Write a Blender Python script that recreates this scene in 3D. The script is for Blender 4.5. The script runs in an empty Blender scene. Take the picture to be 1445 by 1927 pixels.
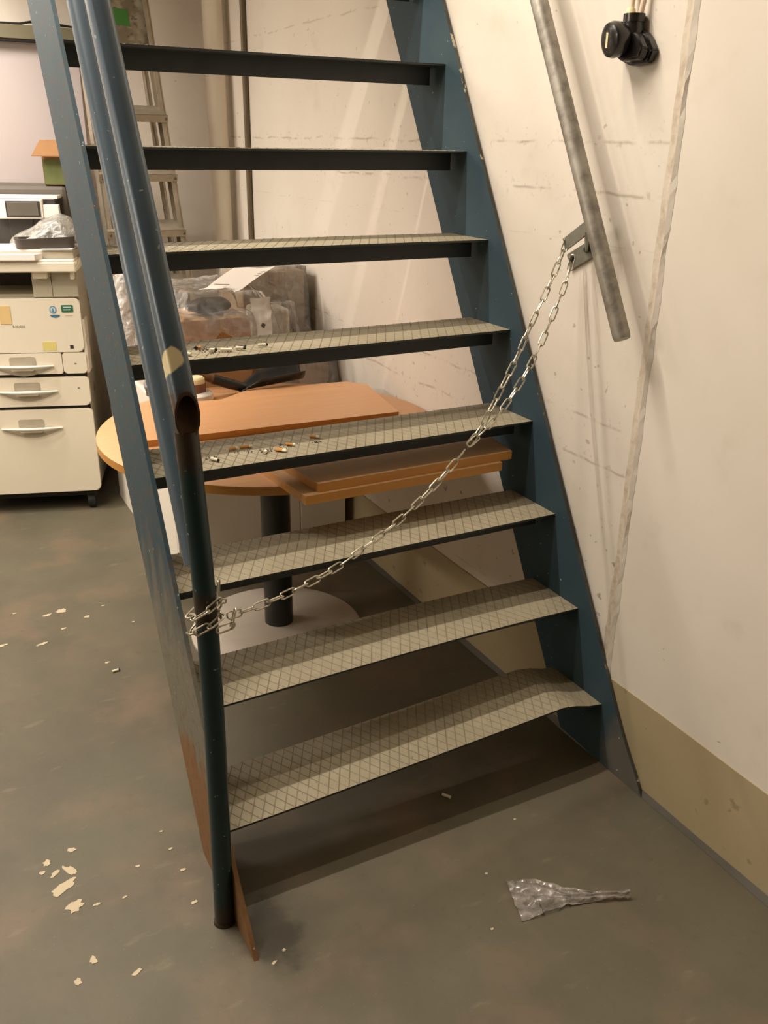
import bpy, bmesh, math, random
from mathutils import Vector, Matrix, noise

R = math.radians
SC = bpy.context.scene
COL = SC.collection

# ------------------------------------------------------------------ camera
cam_d = bpy.data.cameras.new('camera')
cam = bpy.data.objects.new('camera', cam_d)
COL.objects.link(cam)
_rt = Vector((0.88173935, -0.47142858, 0.01705309))
_up = Vector((0.16802081, 0.34762694, 0.9224557))
_fw = Vector((0.4408001, 0.81050022, -0.38572616))
_M = Matrix((_rt, _up, -_fw)).transposed().to_4x4()
_M.translation = Vector((-1.5225, -1.519, 1.6083))
cam.matrix_world = _M
cam_d.sensor_fit = 'VERTICAL'
cam_d.sensor_height = 24.0
cam_d.lens = 1667.65 / 1927.0 * 24.0
cam_d.clip_start = 0.02
SC.camera = cam

# ------------------------------------------------------------------ light + exposure
w = bpy.data.worlds.new('world')
SC.world = w
w.use_nodes = True
w.node_tree.nodes['Background'].inputs[0].default_value = (0.9, 0.8, 0.62, 1)
w.node_tree.nodes['Background'].inputs[1].default_value = 0.05
SC.view_settings.view_transform = 'Standard'
SC.view_settings.look = 'None'
SC.view_settings.gamma = 1.0
SC.view_settings.use_curve_mapping = False
SC.view_settings.exposure = -0.08

WARM = (1.0, 0.90, 0.78)
def area(name, loc, sx, sy, power, rot=(0, 0, 0), color=WARM):
    l = bpy.data.lights.new(name, 'AREA')
    l.shape = 'RECTANGLE'
    l.size, l.size_y = sx, sy
    l.energy = power
    l.color = color
    o = bpy.data.objects.new(name, l)
    o.location = loc
    o.rotation_euler = rot
    COL.objects.link(o)
    return o
# ceiling tubes: two parallel ones over the stair, one behind it, then two added fill lights
area('tube_or_fill_light', (-1.62, 0.95, 3.50), 2.0, 0.05, 86)
area('tube_or_fill_light', (-1.75, 0.32, 3.50), 2.0, 0.05, 30)
area('tube_or_fill_light', (-2.35, 2.00, 2.92), 1.2, 0.05, 34, color=(1.0, 0.91, 0.82))
area('tube_or_fill_light', (-1.80, 2.45, 2.60), 1.0, 0.05, 34, rot=(0, R(-42), 0), color=(1.0, 0.91, 0.82))  # fill added to brighten the back corner, no known lamp there
area('left_fill_light', (-4.25, 1.20, 2.30), 0.08, 1.2, 32, rot=(0, R(-72), 0))  # fill added from the left to lift the right wall, no known lamp

# ------------------------------------------------------------------ material helpers
def lin(c):
    c = c / 255.0
    return c / 12.92 if c <= 0.04045 else ((c + 0.055) / 1.055) ** 2.4
def rgb(r, g, b):
    return (lin(r), lin(g), lin(b), 1.0)

class Mat:
    def __init__(self, name, col, rough=0.6, metal=0.0, spec=0.5):
        self.m = bpy.data.materials.new(name)
        self.m.use_nodes = True
        self.nt = self.m.node_tree
        self.b = self.nt.nodes['Principled BSDF']
        self.b.inputs['Roughness'].default_value = rough
        self.b.inputs['Metallic'].default_value = metal
        self.b.inputs['Specular IOR Level'].default_value = spec
        self.b.inputs['Base Color'].default_value = col
        rn = self.nt.nodes.new('ShaderNodeRGB')
        rn.outputs[0].default_value = col
        self.col = rn.outputs[0]
        self.h = None
        tc = self.nt.nodes.new('ShaderNodeTexCoord')
        self.pos = tc.outputs['Object']
    def N(self, t, **kw):
        n = self.nt.nodes.new(t)
        for k, v in kw.items():
            setattr(n, k, v)
        return n
    def L(self, a, b):
        self.nt.links.new(a, b)
    def noise(self, scale, detail=4, rough=0.55, vec=None, dist=0.0):
        n = self.N('ShaderNodeTexNoise')
        n.inputs['Scale'].default_value = scale
        n.inputs['Detail'].default_value = detail
        n.inputs['Roughness'].default_value = rough
        n.inputs['Distortion'].default_value = dist
        self.L(vec or self.pos, n.inputs['Vector'])
        return n.outputs['Fac']
    def scaled(self, sx, sy, sz, loc=(0, 0, 0)):
        mp = self.N('ShaderNodeMapping')
        mp.inputs['Scale'].default_value = (sx, sy, sz)
        mp.inputs['Location'].default_value = loc
        self.L(self.pos, mp.inputs['Vector'])
        return mp.outputs[0]
    def math(self, op, a, b=None, c=None, clamp=False):
        n = self.N('ShaderNodeMath', operation=op)
        n.use_clamp = clamp
        for i, v in enumerate((a, b, c)):
            if v is None:
                continue
            if isinstance(v, (int, float)):
                n.inputs[i].default_value = v
            else:
                self.L(v, n.inputs[i])
        return n.outputs[0]
    def ramp(self, fac, lo, hi, smooth=True):
        n = self.N('ShaderNodeMapRange')
        n.interpolation_type = 'SMOOTHSTEP' if smooth else 'LINEAR'
        n.inputs['From Min'].default_value = lo
        n.inputs['From Max'].default_value = hi
        self.L(fac, n.inputs['Value'])
        return n.outputs[0]
    def axis(self, a):
        s = self.N('ShaderNodeSeparateXYZ')
        self.L(self.pos, s.inputs[0])
        return s.outputs['XYZ'.index(a)]
    def mix(self, fac, col):
        n = self.N('ShaderNodeMix', data_type='RGBA')
        if isinstance(fac, (int, float)):
            n.inputs[0].default_value = fac
        else:
            self.L(fac, n.inputs[0])
        self.L(self.col, n.inputs[6])
        n.inputs[7].default_value = col
        self.col = n.outputs[2]
        return self
    def mottle(self, scale, lo, hi, col, amt=1.0, vec=None, detail=5):
        f = self.ramp(self.noise(scale, detail, vec=vec), lo, hi)
        return self.mix(self.math('MULTIPLY', f, amt), col)
    def dist(self, p, squash=(1, 1, 1)):
        mp = self.N('ShaderNodeVectorMath', operation='SUBTRACT')
        self.L(self.pos, mp.inputs[0])
        mp.inputs[1].default_value = p
        s = self.N('ShaderNodeVectorMath', operation='MULTIPLY')
        self.L(mp.outputs[0], s.inputs[0])
        s.inputs[1].default_value = squash
        d = self.N('ShaderNodeVectorMath', operation='LENGTH')
        self.L(s.outputs[0], d.inputs[0])
        return d.outputs['Value']
    def spot(self, p, r, col, nscale=60, namt=0.5, squash=(1, 1, 1), soft=0.08, amt=1.0):
        d = self.dist(p, squash)
        n = self.noise(nscale, 3)
        d2 = self.math('ADD', d, self.math('MULTIPLY', self.math('SUBTRACT', n, 0.5), r * namt * 2))
        f = self.math('SUBTRACT', 1.0, self.ramp(d2, r * (1 - soft), r * (1 + soft)))
        if amt != 1.0:
            f = self.math('MULTIPLY', f, amt)
        return self.mix(f, col)
    def bump(self, height, strength=0.3, distance=0.01):
        n = self.N('ShaderNodeBump')
        n.inputs['Strength'].default_value = strength
        n.inputs['Distance'].default_value = distance
        self.L(height, n.inputs['Height'])
        if self.h:
            self.L(self.h, n.inputs['Normal'])
        self.h = n.outputs[0]
        return self
    def done(self):
        self.L(self.col, self.b.inputs['Base Color'])
        if self.h:
            self.L(self.h, self.b.inputs['Normal'])
        return self.m

def plain(name, col, rough=0.6, metal=0.0, var=0.12, scale=14):
    m = Mat(name, col, rough, metal)
    dark = tuple(c * 0.75 for c in col[:3]) + (1,)
    m.mottle(scale, 0.4, 0.75, dark, var * 3)
    return m.done()

# ------------------------------------------------------------------ mesh helpers
class MB:
    def __init__(self):
        self.bm = bmesh.new()
    def face(self, vs, mi=0):
        try:
            f = self.bm.faces.new(vs)
            f.material_index = mi
            return f
        except ValueError:
            return None
    def quad(self, pts, mi=0):
        return self.face([self.bm.verts.new(p) for p in pts], mi)
    def box(self, lo, hi, M=None, bev=0.0, mi=0, seg=2):
        lo, hi = Vector(lo), Vector(hi)
        T = Matrix.Translation((lo + hi) / 2) @ Matrix.Diagonal(((hi - lo)[0], (hi - lo)[1], (hi - lo)[2], 1))
        if M is not None:
            T = M @ T
        g = bmesh.ops.create_cube(self.bm, size=1.0, matrix=T)
        vs = g['verts']
        fs = set()
        es = set()
        for v in vs:
            fs.update(v.link_faces)
            es.update(v.link_edges)
        for f in fs:
            f.material_index = mi
        if bev > 0:
            bmesh.ops.bevel(self.bm, geom=list(es), offset=bev, segments=seg, profile=0.5, affect='EDGES')
        return self
    def prism(self, pts, d, mi=0):
        """extrude polygon (list of 3d points) by vector d"""
        d = Vector(d)
        a = [self.bm.verts.new(p) for p in pts]
        b = [self.bm.verts.new(Vector(p) + d) for p in pts]
        n = len(a)
        self.face(a[::-1], mi)
        self.face(b, mi)
        for i in range(n):
            self.face([a[i], a[(i + 1) % n], b[(i + 1) % n], b[i]], mi)
        return self
    def ring(self, c, u, v, r, n):
        return [self.bm.verts.new(c + u * (r * math.cos(2 * math.pi * i / n)) + v * (r * math.sin(2 * math.pi * i / n))) for i in range(n)]
    def tube(self, path, r, n=12, closed=False, caps=True, mi=0):
        P = [Vector(p) for p in path]
        m = len(P)
        rr = r if isinstance(r, (list, tuple)) else [r] * m
        rings = []
        pu = None
        for i in range(m):
            if closed:
                t = (P[(i + 1) % m] - P[i - 1]).normalized()
            else:
                t = (P[min(i + 1, m - 1)] - P[max(i - 1, 0)]).normalized()
            if pu is None:
                a = Vector((0, 0, 1)) if abs(t.z) < 0.9 else Vector((1, 0, 0))
                pu = (a - t * a.dot(t)).normalized()
            else:
                pu = (pu - t * pu.dot(t)).normalized()
            rings.append(self.ring(P[i], pu, t.cross(pu), rr[i], n))
        k = m if closed else m - 1
        for i in range(k):
            A, B = rings[i], rings[(i + 1) % m]
            for j in range(n):
                self.face([A[j], A[(j + 1) % n], B[(j + 1) % n], B[j]], mi)
        if caps and not closed:
            self.face(rings[0][::-1], mi)
            self.face(rings[-1], mi)
        return self
    def lathe(self, prof, M=None, n=40, mi=0):
        """prof list of (r, z); revolve about local z, transformed by M"""
        M = M or Matrix.Identity(4)
        rings = []
        for r, z in prof:
            if r < 1e-6:
                rings.append([self.bm.verts.new(M @ Vector((0, 0, z)))])
            else:
                rings.append([self.bm.verts.new(M @ Vector((r * math.cos(2 * math.pi * i / n), r * math.sin(2 * math.pi * i / n), z))) for i in range(n)])
        for A, B in zip(rings, rings[1:]):
            for j in range(n):
                j2 = (j + 1) % n
                if len(A) == 1 and len(B) == 1:
                    continue
                if len(A) == 1:
                    self.face([A[0], B[j2], B[j]], mi)
                elif len(B) == 1:
                    self.face([A[j], A[j2], B[0]], mi)
                else:
                    self.face([A[j], A[j2], B[j2], B[j]], mi)
        return self
    def grid(self, fn, nu, nv, mi=0):
        V = [[self.bm.verts.new(fn(i / nu, j / nv)) for j in range(nv + 1)] for i in range(nu + 1)]
        for i in range(nu):
            for j in range(nv):
                self.face([V[i][j], V[i + 1][j], V[i + 1][j + 1], V[i][j + 1]], mi)
        return self
    def build(self, name, mats, parent=None, local=False, smooth=False, thick=0.0):
        if not isinstance(mats, (list, tuple)):
            mats = [mats]
        bmesh.ops.recalc_face_normals(self.bm, faces=self.bm.faces[:])
        if parent is not None and not local:
            self.bm.transform(FR[parent.name].inverted())
        me = bpy.data.meshes.new(name)
        self.bm.to_mesh(me)
        self.bm.free()
        for m in mats:
            me.materials.append(m)
        if smooth:
            me.polygons.foreach_set('use_smooth', [True] * len(me.polygons))
        o = bpy.data.objects.new(name, me)
        COL.objects.link(o)
        if parent is not None:
            o.parent = parent
            FR[o.name] = FR[parent.name].copy()
        else:
            FR[o.name] = Matrix.Identity(4)
        if smooth:
            md = o.modifiers.new('edge', 'EDGE_SPLIT')
            md.split_angle = R(40)
        if thick:
            md = o.modifiers.new('solid', 'SOLIDIFY')
            md.thickness = thick
        return o

FR = {}
def tag(o, label, cat, group=None, kind=None):
    o['label'] = label
    o['category'] = cat
    if group:
        o['group'] = group
    if kind:
        o['kind'] = kind
    return o
def struct(o):
    o['kind'] = 'structure'
    return o
def thing(name, label, cat, loc=(0, 0, 0), rz=0.0, group=None):
    o = bpy.data.objects.new(name, None)
    o.empty_display_size = 0.1
    COL.objects.link(o)
    o.location = loc
    o.rotation_euler = (0, 0, rz)
    FR[o.name] = Matrix.Translation(loc) @ Matrix.Rotation(rz, 4, 'Z')
    return tag(o, label, cat, group)
def copy_thing(o, loc, rz=0.0, label=None, scale=None):
    c = o.copy()
    COL.objects.link(c)
    c.location = loc
    c.rotation_euler = (0, 0, rz)
    if scale:
        c.scale = scale
    if label:
        c['label'] = label
    for ch in list(o.children):
        d = ch.copy()
        COL.objects.link(d)
        d.parent = c
    return c
def recenter(o):
    """put the origin of a lone top-level mesh at the centre of its base"""
    vs = [v.co for v in o.data.vertices]
    lo = Vector([min(v[i] for v in vs) for i in range(3)])
    hi = Vector([max(v[i] for v in vs) for i in range(3)])
    c = Vector(((lo.x + hi.x) / 2, (lo.y + hi.y) / 2, lo.z))
    o.data.transform(Matrix.Translation(-c))
    o.location = c
    return o
def arc(p0, p1, sag, n=12):
    p0, p1, sag = Vector(p0), Vector(p1), Vector(sag)
    return [p0.lerp(p1, i / n) + sag * (4 * (i / n) * (1 - i / n)) for i in range(n + 1)]
def blob(cx, cy, rx, ry, rot, seed, n=16, jag=0.35):
    rnd = random.Random(seed)
    pts = []
    for i in range(n):
        a = 2 * math.pi * i / n
        k = 1 + rnd.uniform(-jag, jag)
        x, y = rx * k * math.cos(a), ry * k * math.sin(a)
        pts.append((cx + x * math.cos(rot) - y * math.sin(rot), cy + x * math.sin(rot) + y * math.cos(rot)))
    return pts

# ------------------------------------------------------------------ dimensions of the stair
RISE, RUN, Z1, NT = 0.234, 0.1362, 0.1824, 10
SW = 1.0873                 # clear width between stringers
XW = 0.0165                 # right wall plane
YB = 3.16                   # back wall plane
def ty(i): return (i - 1) * RUN
def tz(i): return Z1 + (i - 1) * RISE

# ------------------------------------------------------------------ structure materials
def mat_floor():
    m = Mat('floor_paint', rgb(99, 93, 75), 0.6)
    m.mottle(2.2, 0.35, 0.7, rgb(84, 78, 62), 0.9)
    m.mottle(4, 0.45, 0.7, rgb(116, 99, 80), 0.75)
    m.mottle(1.3, 0.5, 0.75, rgb(86, 84, 69), 0.7)
    m.mottle(40, 0.55, 0.8, rgb(86, 77, 60), 0.5)
    m.mottle(160, 0.68, 0.76, rgb(140, 130, 108), 0.4, detail=2)
    # pale scuffs near the front
    m.mottle(9, 0.62, 0.75, rgb(132, 122, 100), 0.35, vec=m.scaled(1, 2.5, 1))
    m.spot((-1.035, -0.145, 0), 0.058, rgb(52, 46, 34), 14, 0.95, (1.0, 0.7, 1), 0.35, 0.75)
    m.bump(m.noise(90, 3), 0.08, 0.003)
    return m.done()
def mat_wall(name, rough_work):
    m = Mat(name, rgb(228, 219, 206), 0.75)
    m.mottle(1.6, 0.35, 0.75, rgb(220, 210, 195), 0.8)
    m.mottle(7, 0.55, 0.8, rgb(208, 196, 176), 0.5)
    if rough_work:
        z = m.axis('Z')
        y = m.axis('Y')
        wob = m.math('MULTIPLY', m.math('SUBTRACT', m.noise(4, 4), 0.5), 0.035)
        zz = m.math('ADD', z, wob)
        hsum = None
        for zc, wd, a in ((1.615, 0.006, 1.0), (1.502, 0.006, 1.0), (0.948, 0.006, 0.9), (0.838, 0.006, 1.0), (1.385, 0.003, .35),
                          (2.02, 0.005, 0.7), (0.30, 0.004, 0.5)):
            d = m.math('ABSOLUTE', m.math('SUBTRACT', zz, zc))
            g = m.math('SUBTRACT', 1.0, m.ramp(d, 0.0, wd))
            brk = m.ramp(m.noise(11, 5, vec=m.scaled(1, 1, 0.4, (0, zc * 7, 0))), 0.42, 0.62)
            g = m.math('MULTIPLY', m.math('MULTIPLY', g, brk), a)
            hsum = g if hsum is None else m.math('ADD', hsum, g)
        m.mix(m.math('MULTIPLY', hsum, 0.55, clamp=True), rgb(150, 135, 112))
        # rough crumbs round the board joints
        for zc in (1.615, 1.502, 0.948, 0.838):
            band = m.math('SUBTRACT', 1.0, m.ramp(m.math('ABSOLUTE', m.math('SUBTRACT', z, zc)), 0.0, 0.045))
            cr = m.math('MULTIPLY', m.ramp(m.noise(55, 5), 0.58, 0.68), band)
            m.mix(m.math('MULTIPLY', cr, 0.35), rgb(165, 150, 128))
            hsum = m.math('ADD', hsum, m.math('MULTIPLY', cr, 0.7))
        m.bump(hsum, -0.6, 0.006)
        pits = m.ramp(m.noise(38, 2, vec=m.scaled(1, 1, 1, (3, 5, 1))), 0.71, 0.76)
        m.mix(m.math('MULTIPLY', pits, 0.5), rgb(150, 136, 112))
        m.bump(m.noise(14, 6), 0.22, 0.006)
        # dark knocks beside the stringer
        low = m.math('SUBTRACT', 1.0, m.ramp(z, 0.6, 1.0))
        kn = m.math('MULTIPLY', m.ramp(m.noise(24, 5, vec=m.scaled(1, 1, 1, (9, 2, 4))), 0.66, 0.70), low)
        m.mix(m.math('MULTIPLY', kn, 0.55), rgb(92, 80, 62))
        # soft vertical ridge left by the shuttering
        rd = m.math('ABSOLUTE', m.math('SUBTRACT', y, 0.10))
    else:
        m.bump(m.noise(8, 5), 0.08, 0.006)
        sp = m.ramp(m.noise(20, 3, vec=m.scaled(1, 1, 1, (2, 8, 3))), 0.73, 0.76)
        m.mix(m.math('MULTIPLY', sp, 0.5), rgb(120, 104, 84))
    return m.done()

M_floor = mat_floor()
M_patch = plain('bare_screed', rgb(196, 182, 152), 0.8, 0, 0.08, 40)
M_wall_old = mat_wall('painted_concrete', True)
M_wall_new = mat_wall('painted_plaster', False)
M_dimwall = plain('grey_room_paint', rgb(128, 120, 106), 0.85)
M_ceil = plain('ceiling_paint', rgb(205, 195, 176), 0.9)
_ms = Mat('seam_filler', rgb(208, 196, 178), 0.85)
_ms.mottle(35, 0.4, 0.7, rgb(172, 154, 134), 0.6)
_ms.bump(_ms.noise(60, 4), 0.5, 0.004)
M_seam = _ms.done()
_mb = Mat('skirting_paint', rgb(176, 161, 128), 0.5)
_mb.mottle(3, 0.4, 0.7, rgb(168, 153, 120), 0.8)
_mb.mottle(26, 0.66, 0.72, rgb(96, 86, 64), 0.4)
_mb.bump(_mb.noise(12, 5), 0.12, 0.005)
M_skirt = _mb.done()
M_cove = plain('floor_cove_paint', rgb(84, 80, 70), 0.5)

# ------------------------------------------------------------------ room shell
XL, YF, HC = -4.4, -3.6, 3.60
b = MB()
b.quad([(XL, YF, 0), (0.3, YF, 0), (0.3, YB + .1, 0), (XL, YB + .1, 0)])
# worn patches where the floor paint has come away
patches = [(-1.418, 0.194, .030, .014, .5), (-1.405, 0.125, .019, .016, .3), (-1.396, 0.240, .008, .022, .5), (-1.440, 0.290, .009, .010, 0),
           (-1.379, 0.306, .009, .009, 0), (-1.428, 0.245, .012, .006, .6), (-1.455, .262, .006, .006, 0), (-1.195, 1.545, .022, .016, .3),
           (-1.245, 1.535, .016, .008, .2), (-1.292, 1.336, .022, .007, .3), (-1.413, 1.385, .016, .006, .2), (-1.12, 1.46, .010, .008, 0),
           (-1.323, -.111, .010, .006, .4), (-1.398, -.04, .007, .011, .2), (-1.436, -.079, .007, .009, .2), (-1.359, .108, .008, .004, 0),
           (-1.30, .10, .006, .003, .4), (-1.164, .013, .008, .004, .2), (-1.158, .121, .007, .004, .1), (-1.21, 1.41, .010, .006, .2),
           (-1.165, .20, .005, .003, .3), (-1.25, .18, .006, .004, 0), (-1.17, .27, .004, .003, 0), (-1.35, 1.60, .006, .004, 0),
           (-1.05, 1.52, .006, .004, 0), (-0.98, 1.35, .005, .004, 0), (-1.12, 1.12, .008, .005, 0), (-0.6, -0.36, .004, .003, 0),
           (-0.35, -0.10, .004, .003, 0), (-0.52, -0.22, .004, .003, 0), (-1.06, -.22, .006, .0035, .3), (-1.03, -.20, .004, .004, .1)]
for i, (x, y, rx, ry, a) in enumerate(patches):
    pts = blob(x, y, rx, ry, a, i)
    b.prism([(p[0], p[1], 0.0) for p in pts], (0, 0, 0.0012), 1)
struct(b.build('floor', [M_floor, M_patch]))

b = MB(); b.quad([(XL, YF, HC), (0.3, YF, HC), (0.3, YB + .1, HC), (XL, YB + .1, HC)])
struct(b.build('ceiling', M_ceil))
# unseen slab added to keep stair-tube light off the back wall
b = MB(); b.box((-1.16, 1.37, 2.345), (XW - .002, YB, 2.64))
struct(b.build('light_blocking_slab', M_ceil))
# right wall: old shuttered concrete beyond the joint, smooth plaster in front of it, standing a little prouder
b = MB()
YJ = 0.010
zs = [HC * i / 160 for i in range(161)]
def jedge(z, s):
    return 0.006 * (noise.noise(Vector((z * 9, s, 0))) + 0.7 * noise.noise(Vector((z * 31, s, 2))))
b.quad([(XW, YJ + .012, 0), (XW, YB + .1, 0), (XW, YB + .1, HC), (XW, YJ + .012, HC)], 0)
b.quad([(XW - .003, YF, 0), (XW - .003, YJ, 0), (XW - .003, YJ, HC), (XW - .003, YF, HC)], 1)
for z0, z1 in zip(zs, zs[1:]):
    for k, (ya, xa, yb_, xb) in enumerate([(0.026, XW - .001, 0.012, XW - .0035), (0.012, XW - .0035, -0.002, XW - .009), (-.002, XW - .009, -.012, XW - .0035)]):
        s = [3.0, 7.0, 11.0, 13.0]
        b.quad([(xa, YJ + ya + jedge(z0, s[k]), z0), (xb, YJ + yb_ + jedge(z0, s[k + 1]), z0),
                (xb, YJ + yb_ + jedge(z1, s[k + 1]), z1), (xa, YJ + ya + jedge(z1, s[k]), z1)], 2 if k < 2 else 1)
struct(b.build('wall_right', [M_wall_old, M_wall_new, M_seam]))
b = MB(); b.quad([(XL, YB, 0), (0.1, YB, 0), (0.1, YB, HC), (XL, YB, HC)])
struct(b.build('wall_back', M_wall_new))
b = MB(); b.quad([(XL, YF, 0), (XL, YB + .1, 0), (XL, YB + .1, HC), (XL, YF, HC)])
struct(b.build('wall_left', M_ceil))
b = MB(); b.quad([(XL, YF, 0), (0.1, YF, 0), (0.1, YF, HC), (XL, YF, HC)])
struct(b.build('wall_front', M_dimwall))
# painted skirting band with its dark cove line along the floor
b = MB()
n = 90
def sk(u, v):
    y = YF + (YB - .02 - YF) * u
    z = 0.0 if v == 0 else 0.268 + 0.004 * noise.noise(Vector((y * 3, 0, 5)))
    return Vector((XW - .0055, y, z))
b.grid(sk, n, 1)
for i in range(n):
    y0, y1 = YF + (YB - .02 - YF) * i / n, YF + (YB - .02 - YF) * (i + 1) / n
    t0 = 0.268 + 0.004 * noise.noise(Vector((y0 * 3, 0, 5))); t1 = 0.268 + 0.004 * noise.noise(Vector((y1 * 3, 0, 5)))
    b.quad([(XW - .0055, y0, t0), (XW - .0055, y1, t1), (XW, y1, t1), (XW, y0, t0)])
def cv(u, v):
    y = YF + (YB - .02 - YF) * u
    k = 0.010 + 0.006 * noise.noise(Vector((y * 4, 3, 5)))
    return Vector((XW - .006 - k * v, y, (0.010 + k * .6) * (1 - v) + 0.0008))
b.grid(cv, n, 1, 1)
struct(b.build('baseboard_right', [M_skirt, M_cove]))

# white panel on the back wall and the cable trunking over it
M_panel = plain('white_board', rgb(204, 193, 190), 0.5, 0, 0.03, 3)
b = MB(); b.box((-1.9, YB - .022, 0.85), (-0.62, YB - .001, 1.992), bev=.003)
struct(b.build('trim_1', M_panel))
M_trunk = plain('trunking_paint', rgb(132, 126, 102), 0.5)
M_blackm = plain('black_gap', rgb(30, 28, 24), 0.6)
t = thing('cable_trunking', 'khaki horizontal cable trunking along the back wall above the white panel', 'trunking', (-1.2, YB, 2.0))
b = MB(); b.box((-1.95, YB - .075, 1.995), (-0.50, YB - .001, 2.05), bev=.003)
b.build('cover', M_trunk, t)
b = MB(); b.box((-1.95, YB - .070, 1.985), (-0.50, YB - .002, 1.9955))
b.build('base_strip', M_blackm, t)
b = MB()
b.tube([(-1.1, YB - .05, 2.057), (-.97, YB - .045, 2.056), (-.86, YB - .04, 2.058), (-.80, YB - .05, 2.07), (-.74, YB - .04, 2.062), (-.62, YB - .05, 2.056)], .004, 6)
b.tube([(-.93, YB - .05, 2.056), (-.86, YB - .055, 2.054), (-.82, YB - .04, 2.064), (-.72, YB - .05, 2.066), (-.65, YB - .05, 2.058)], .0035, 6)
o = b.build('loose_cable', M_blackm, smooth=True)
tag(recenter(o), 'thin dark cable lying loose on top of the khaki trunking', 'cable')

# ------------------------------------------------------------------ staircase materials
BLUE = rgb(54, 74, 84)
def mat_stringer(name, wear):
    m = Mat(name, BLUE, 0.62, 0.0, 0.25)
    m.mottle(2.5, 0.35, 0.7, rgb(62, 80, 86), 0.8)
    m.mottle(9, 0.5, 0.75, rgb(50, 68, 82), 0.6)
    z = m.axis('Z')
    nz = m.math('ADD', z, m.math('MULTIPLY', m.math('SUBTRACT', m.noise(5, 4, vec=m.scaled(3, 3, 1)), 0.5), 0.5))
    if wear:
        m.mix(0.25, rgb(44, 58, 64))
        dust = m.math('SUBTRACT', 1.0, m.ramp(nz, 0.45, 0.78))
        m.mix(m.math('MULTIPLY', dust, 0.85), rgb(122, 116, 100))
        rust = m.math('SUBTRACT', 1.0, m.ramp(nz, 0.22, 0.34))
        m.mix(m.math('MULTIPLY', rust, 0.9), rgb(126, 90, 56))
        m.mottle(40, 0.5, 0.65, rgb(96, 66, 40), 0.35)
    else:
        m.spot((SW / 2, -0.115, 0.07), 0.085, rgb(112, 104, 94), 16, .5, (1, 1.0, .75), .4, .8)
        m.spot((SW / 2, -0.100, 0.150), 0.016, rgb(74, 52, 36), 60, .5)
    ch = m.ramp(m.noise(70, 2), 0.725, 0.75)
    m.mix(m.math('MULTIPLY', ch, 0.8), rgb(170, 176, 168))
    m.bump(m.noise(40, 4), 0.1, 0.003)
    return m.done()
M_str_l = mat_stringer('worn_blue_paint', True)
M_str_r = mat_stringer('blue_paint', False)
_m = Mat('chipped_edge', rgb(70, 72, 66), 0.6)
_m.mottle(10, 0.45, 0.6, rgb(52, 46, 38), 0.9, vec=_m.scaled(1, 1, .5))
_m.mottle(18, 0.62, 0.66, rgb(196, 182, 150), 0.8)
M_edge = _m.done()

def mat_tread():
    m = Mat('dusty_diamond_plate', rgb(160, 150, 126), 0.7)
    m.mottle(3.5, 0.35, 0.7, rgb(144, 134, 110), 0.9)
    m.mottle(20, 0.5, 0.75, rgb(172, 162, 138), 0.5)
    m.mottle(120, 0.66, 0.73, rgb(78, 70, 54), 0.5, detail=2)
    x, y = m.axis('X'), m.axis('Y')
    PX, SL = 0.0275, 1.88
    lines = None
    for s in (1, -1):
        u = m.math('DIVIDE', m.math('ADD', x, m.math('MULTIPLY', y, s / SL)), PX)
        fr = m.math('ABSOLUTE', m.math('SUBTRACT', m.math('FRACT', u), 0.5))
        ln = m.math('SUBTRACT', 1.0, m.ramp(fr, 0.02, 0.10))
        ln = m.math('MULTIPLY', ln, m.ramp(m.noise(7, 4, vec=m.scaled(1, 1, 1, (s * 3, 0, 0))), 0.25, 0.6))
        lines = ln if lines is None else m.math('MAXIMUM', lines, ln)
    m.mix(m.math('MULTIPLY', lines, 0.5), rgb(72, 66, 50))
    m.bump(lines, -0.5, 0.002)
    # shade of stringer and rails, painted towards each tread's left end
    gl = m.math('SUBTRACT', 1.0, m.ramp(m.math('ADD', x, m.math('MULTIPLY', m.noise(8, 3), 0.25)), -0.92, -0.60))
    m.mix(m.math('MULTIPLY', gl, 0.45), rgb(98, 94, 74))
    m.bump(m.noise(60, 4), 0.15, 0.002)
    return m.done()
M_tread = mat_tread()
_m = Mat('dark_steel', rgb(44, 50, 50), 0.5)
_m.mottle(12, 0.45, 0.7, rgb(34, 38, 40), 0.8)
M_dark = _m.done()

# ------------------------------------------------------------------ staircase
stair = thing('staircase', 'steep blue steel open staircase with diamond-plate treads beside the wall', 'staircase', (-SW / 2, 0, 0))
K = RUN / RISE
SF, SB = 0.0632, 0.258
TH = 0.010
ZT = 2.33
def yfront(z): return -SF + (z - Z1) * K
def yback(z): return SB + (z - Z1) * K
def stringer(x0, x1, kink, mat, mat_e):
    b = MB()
    fr = [(yfront(z), z) for z in [0.0] + [0.05 + 0.05 * i for i in range(70)] + [ZT] if z <= ZT]
    if kink:
        fr = [(y - (0.020 * math.exp(-((z - 0.0) / 0.09) ** 2)), z) for y, z in fr]
    else:
        fr = [(y - (0.030 * math.exp(-(z / 0.10) ** 2)), z) for y, z in fr]
    zb = max(0.0, 0.0)
    bk = [(yback(z), z) for z in [ZT, 2.0, 1.0, 0.3, 0.0]]
    fr = [(y + 0.0012 * noise.noise(Vector((z * 40, x0 * 9, 0))), z) for y, z in fr]
    pts = fr + bk
    A = [b.bm.verts.new((x0, y, z)) for y, z in pts]
    B = [b.bm.verts.new((x1, y, z)) for y, z in pts]
    n = len(pts)
    b.face(A); b.face(B[::-1])
    for i in range(n):
        b.face([A[i], A[(i + 1) % n], B[(i + 1) % n], B[i]], 1 if i < len(fr) - 1 else 0)
    return b.build('stringer', [mat, mat_e], stair)
stringer(-SW - TH, -SW, False, M_str_l, M_str_l)
stringer(0.0, TH - .001, True, M_str_r, M_edge)

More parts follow.
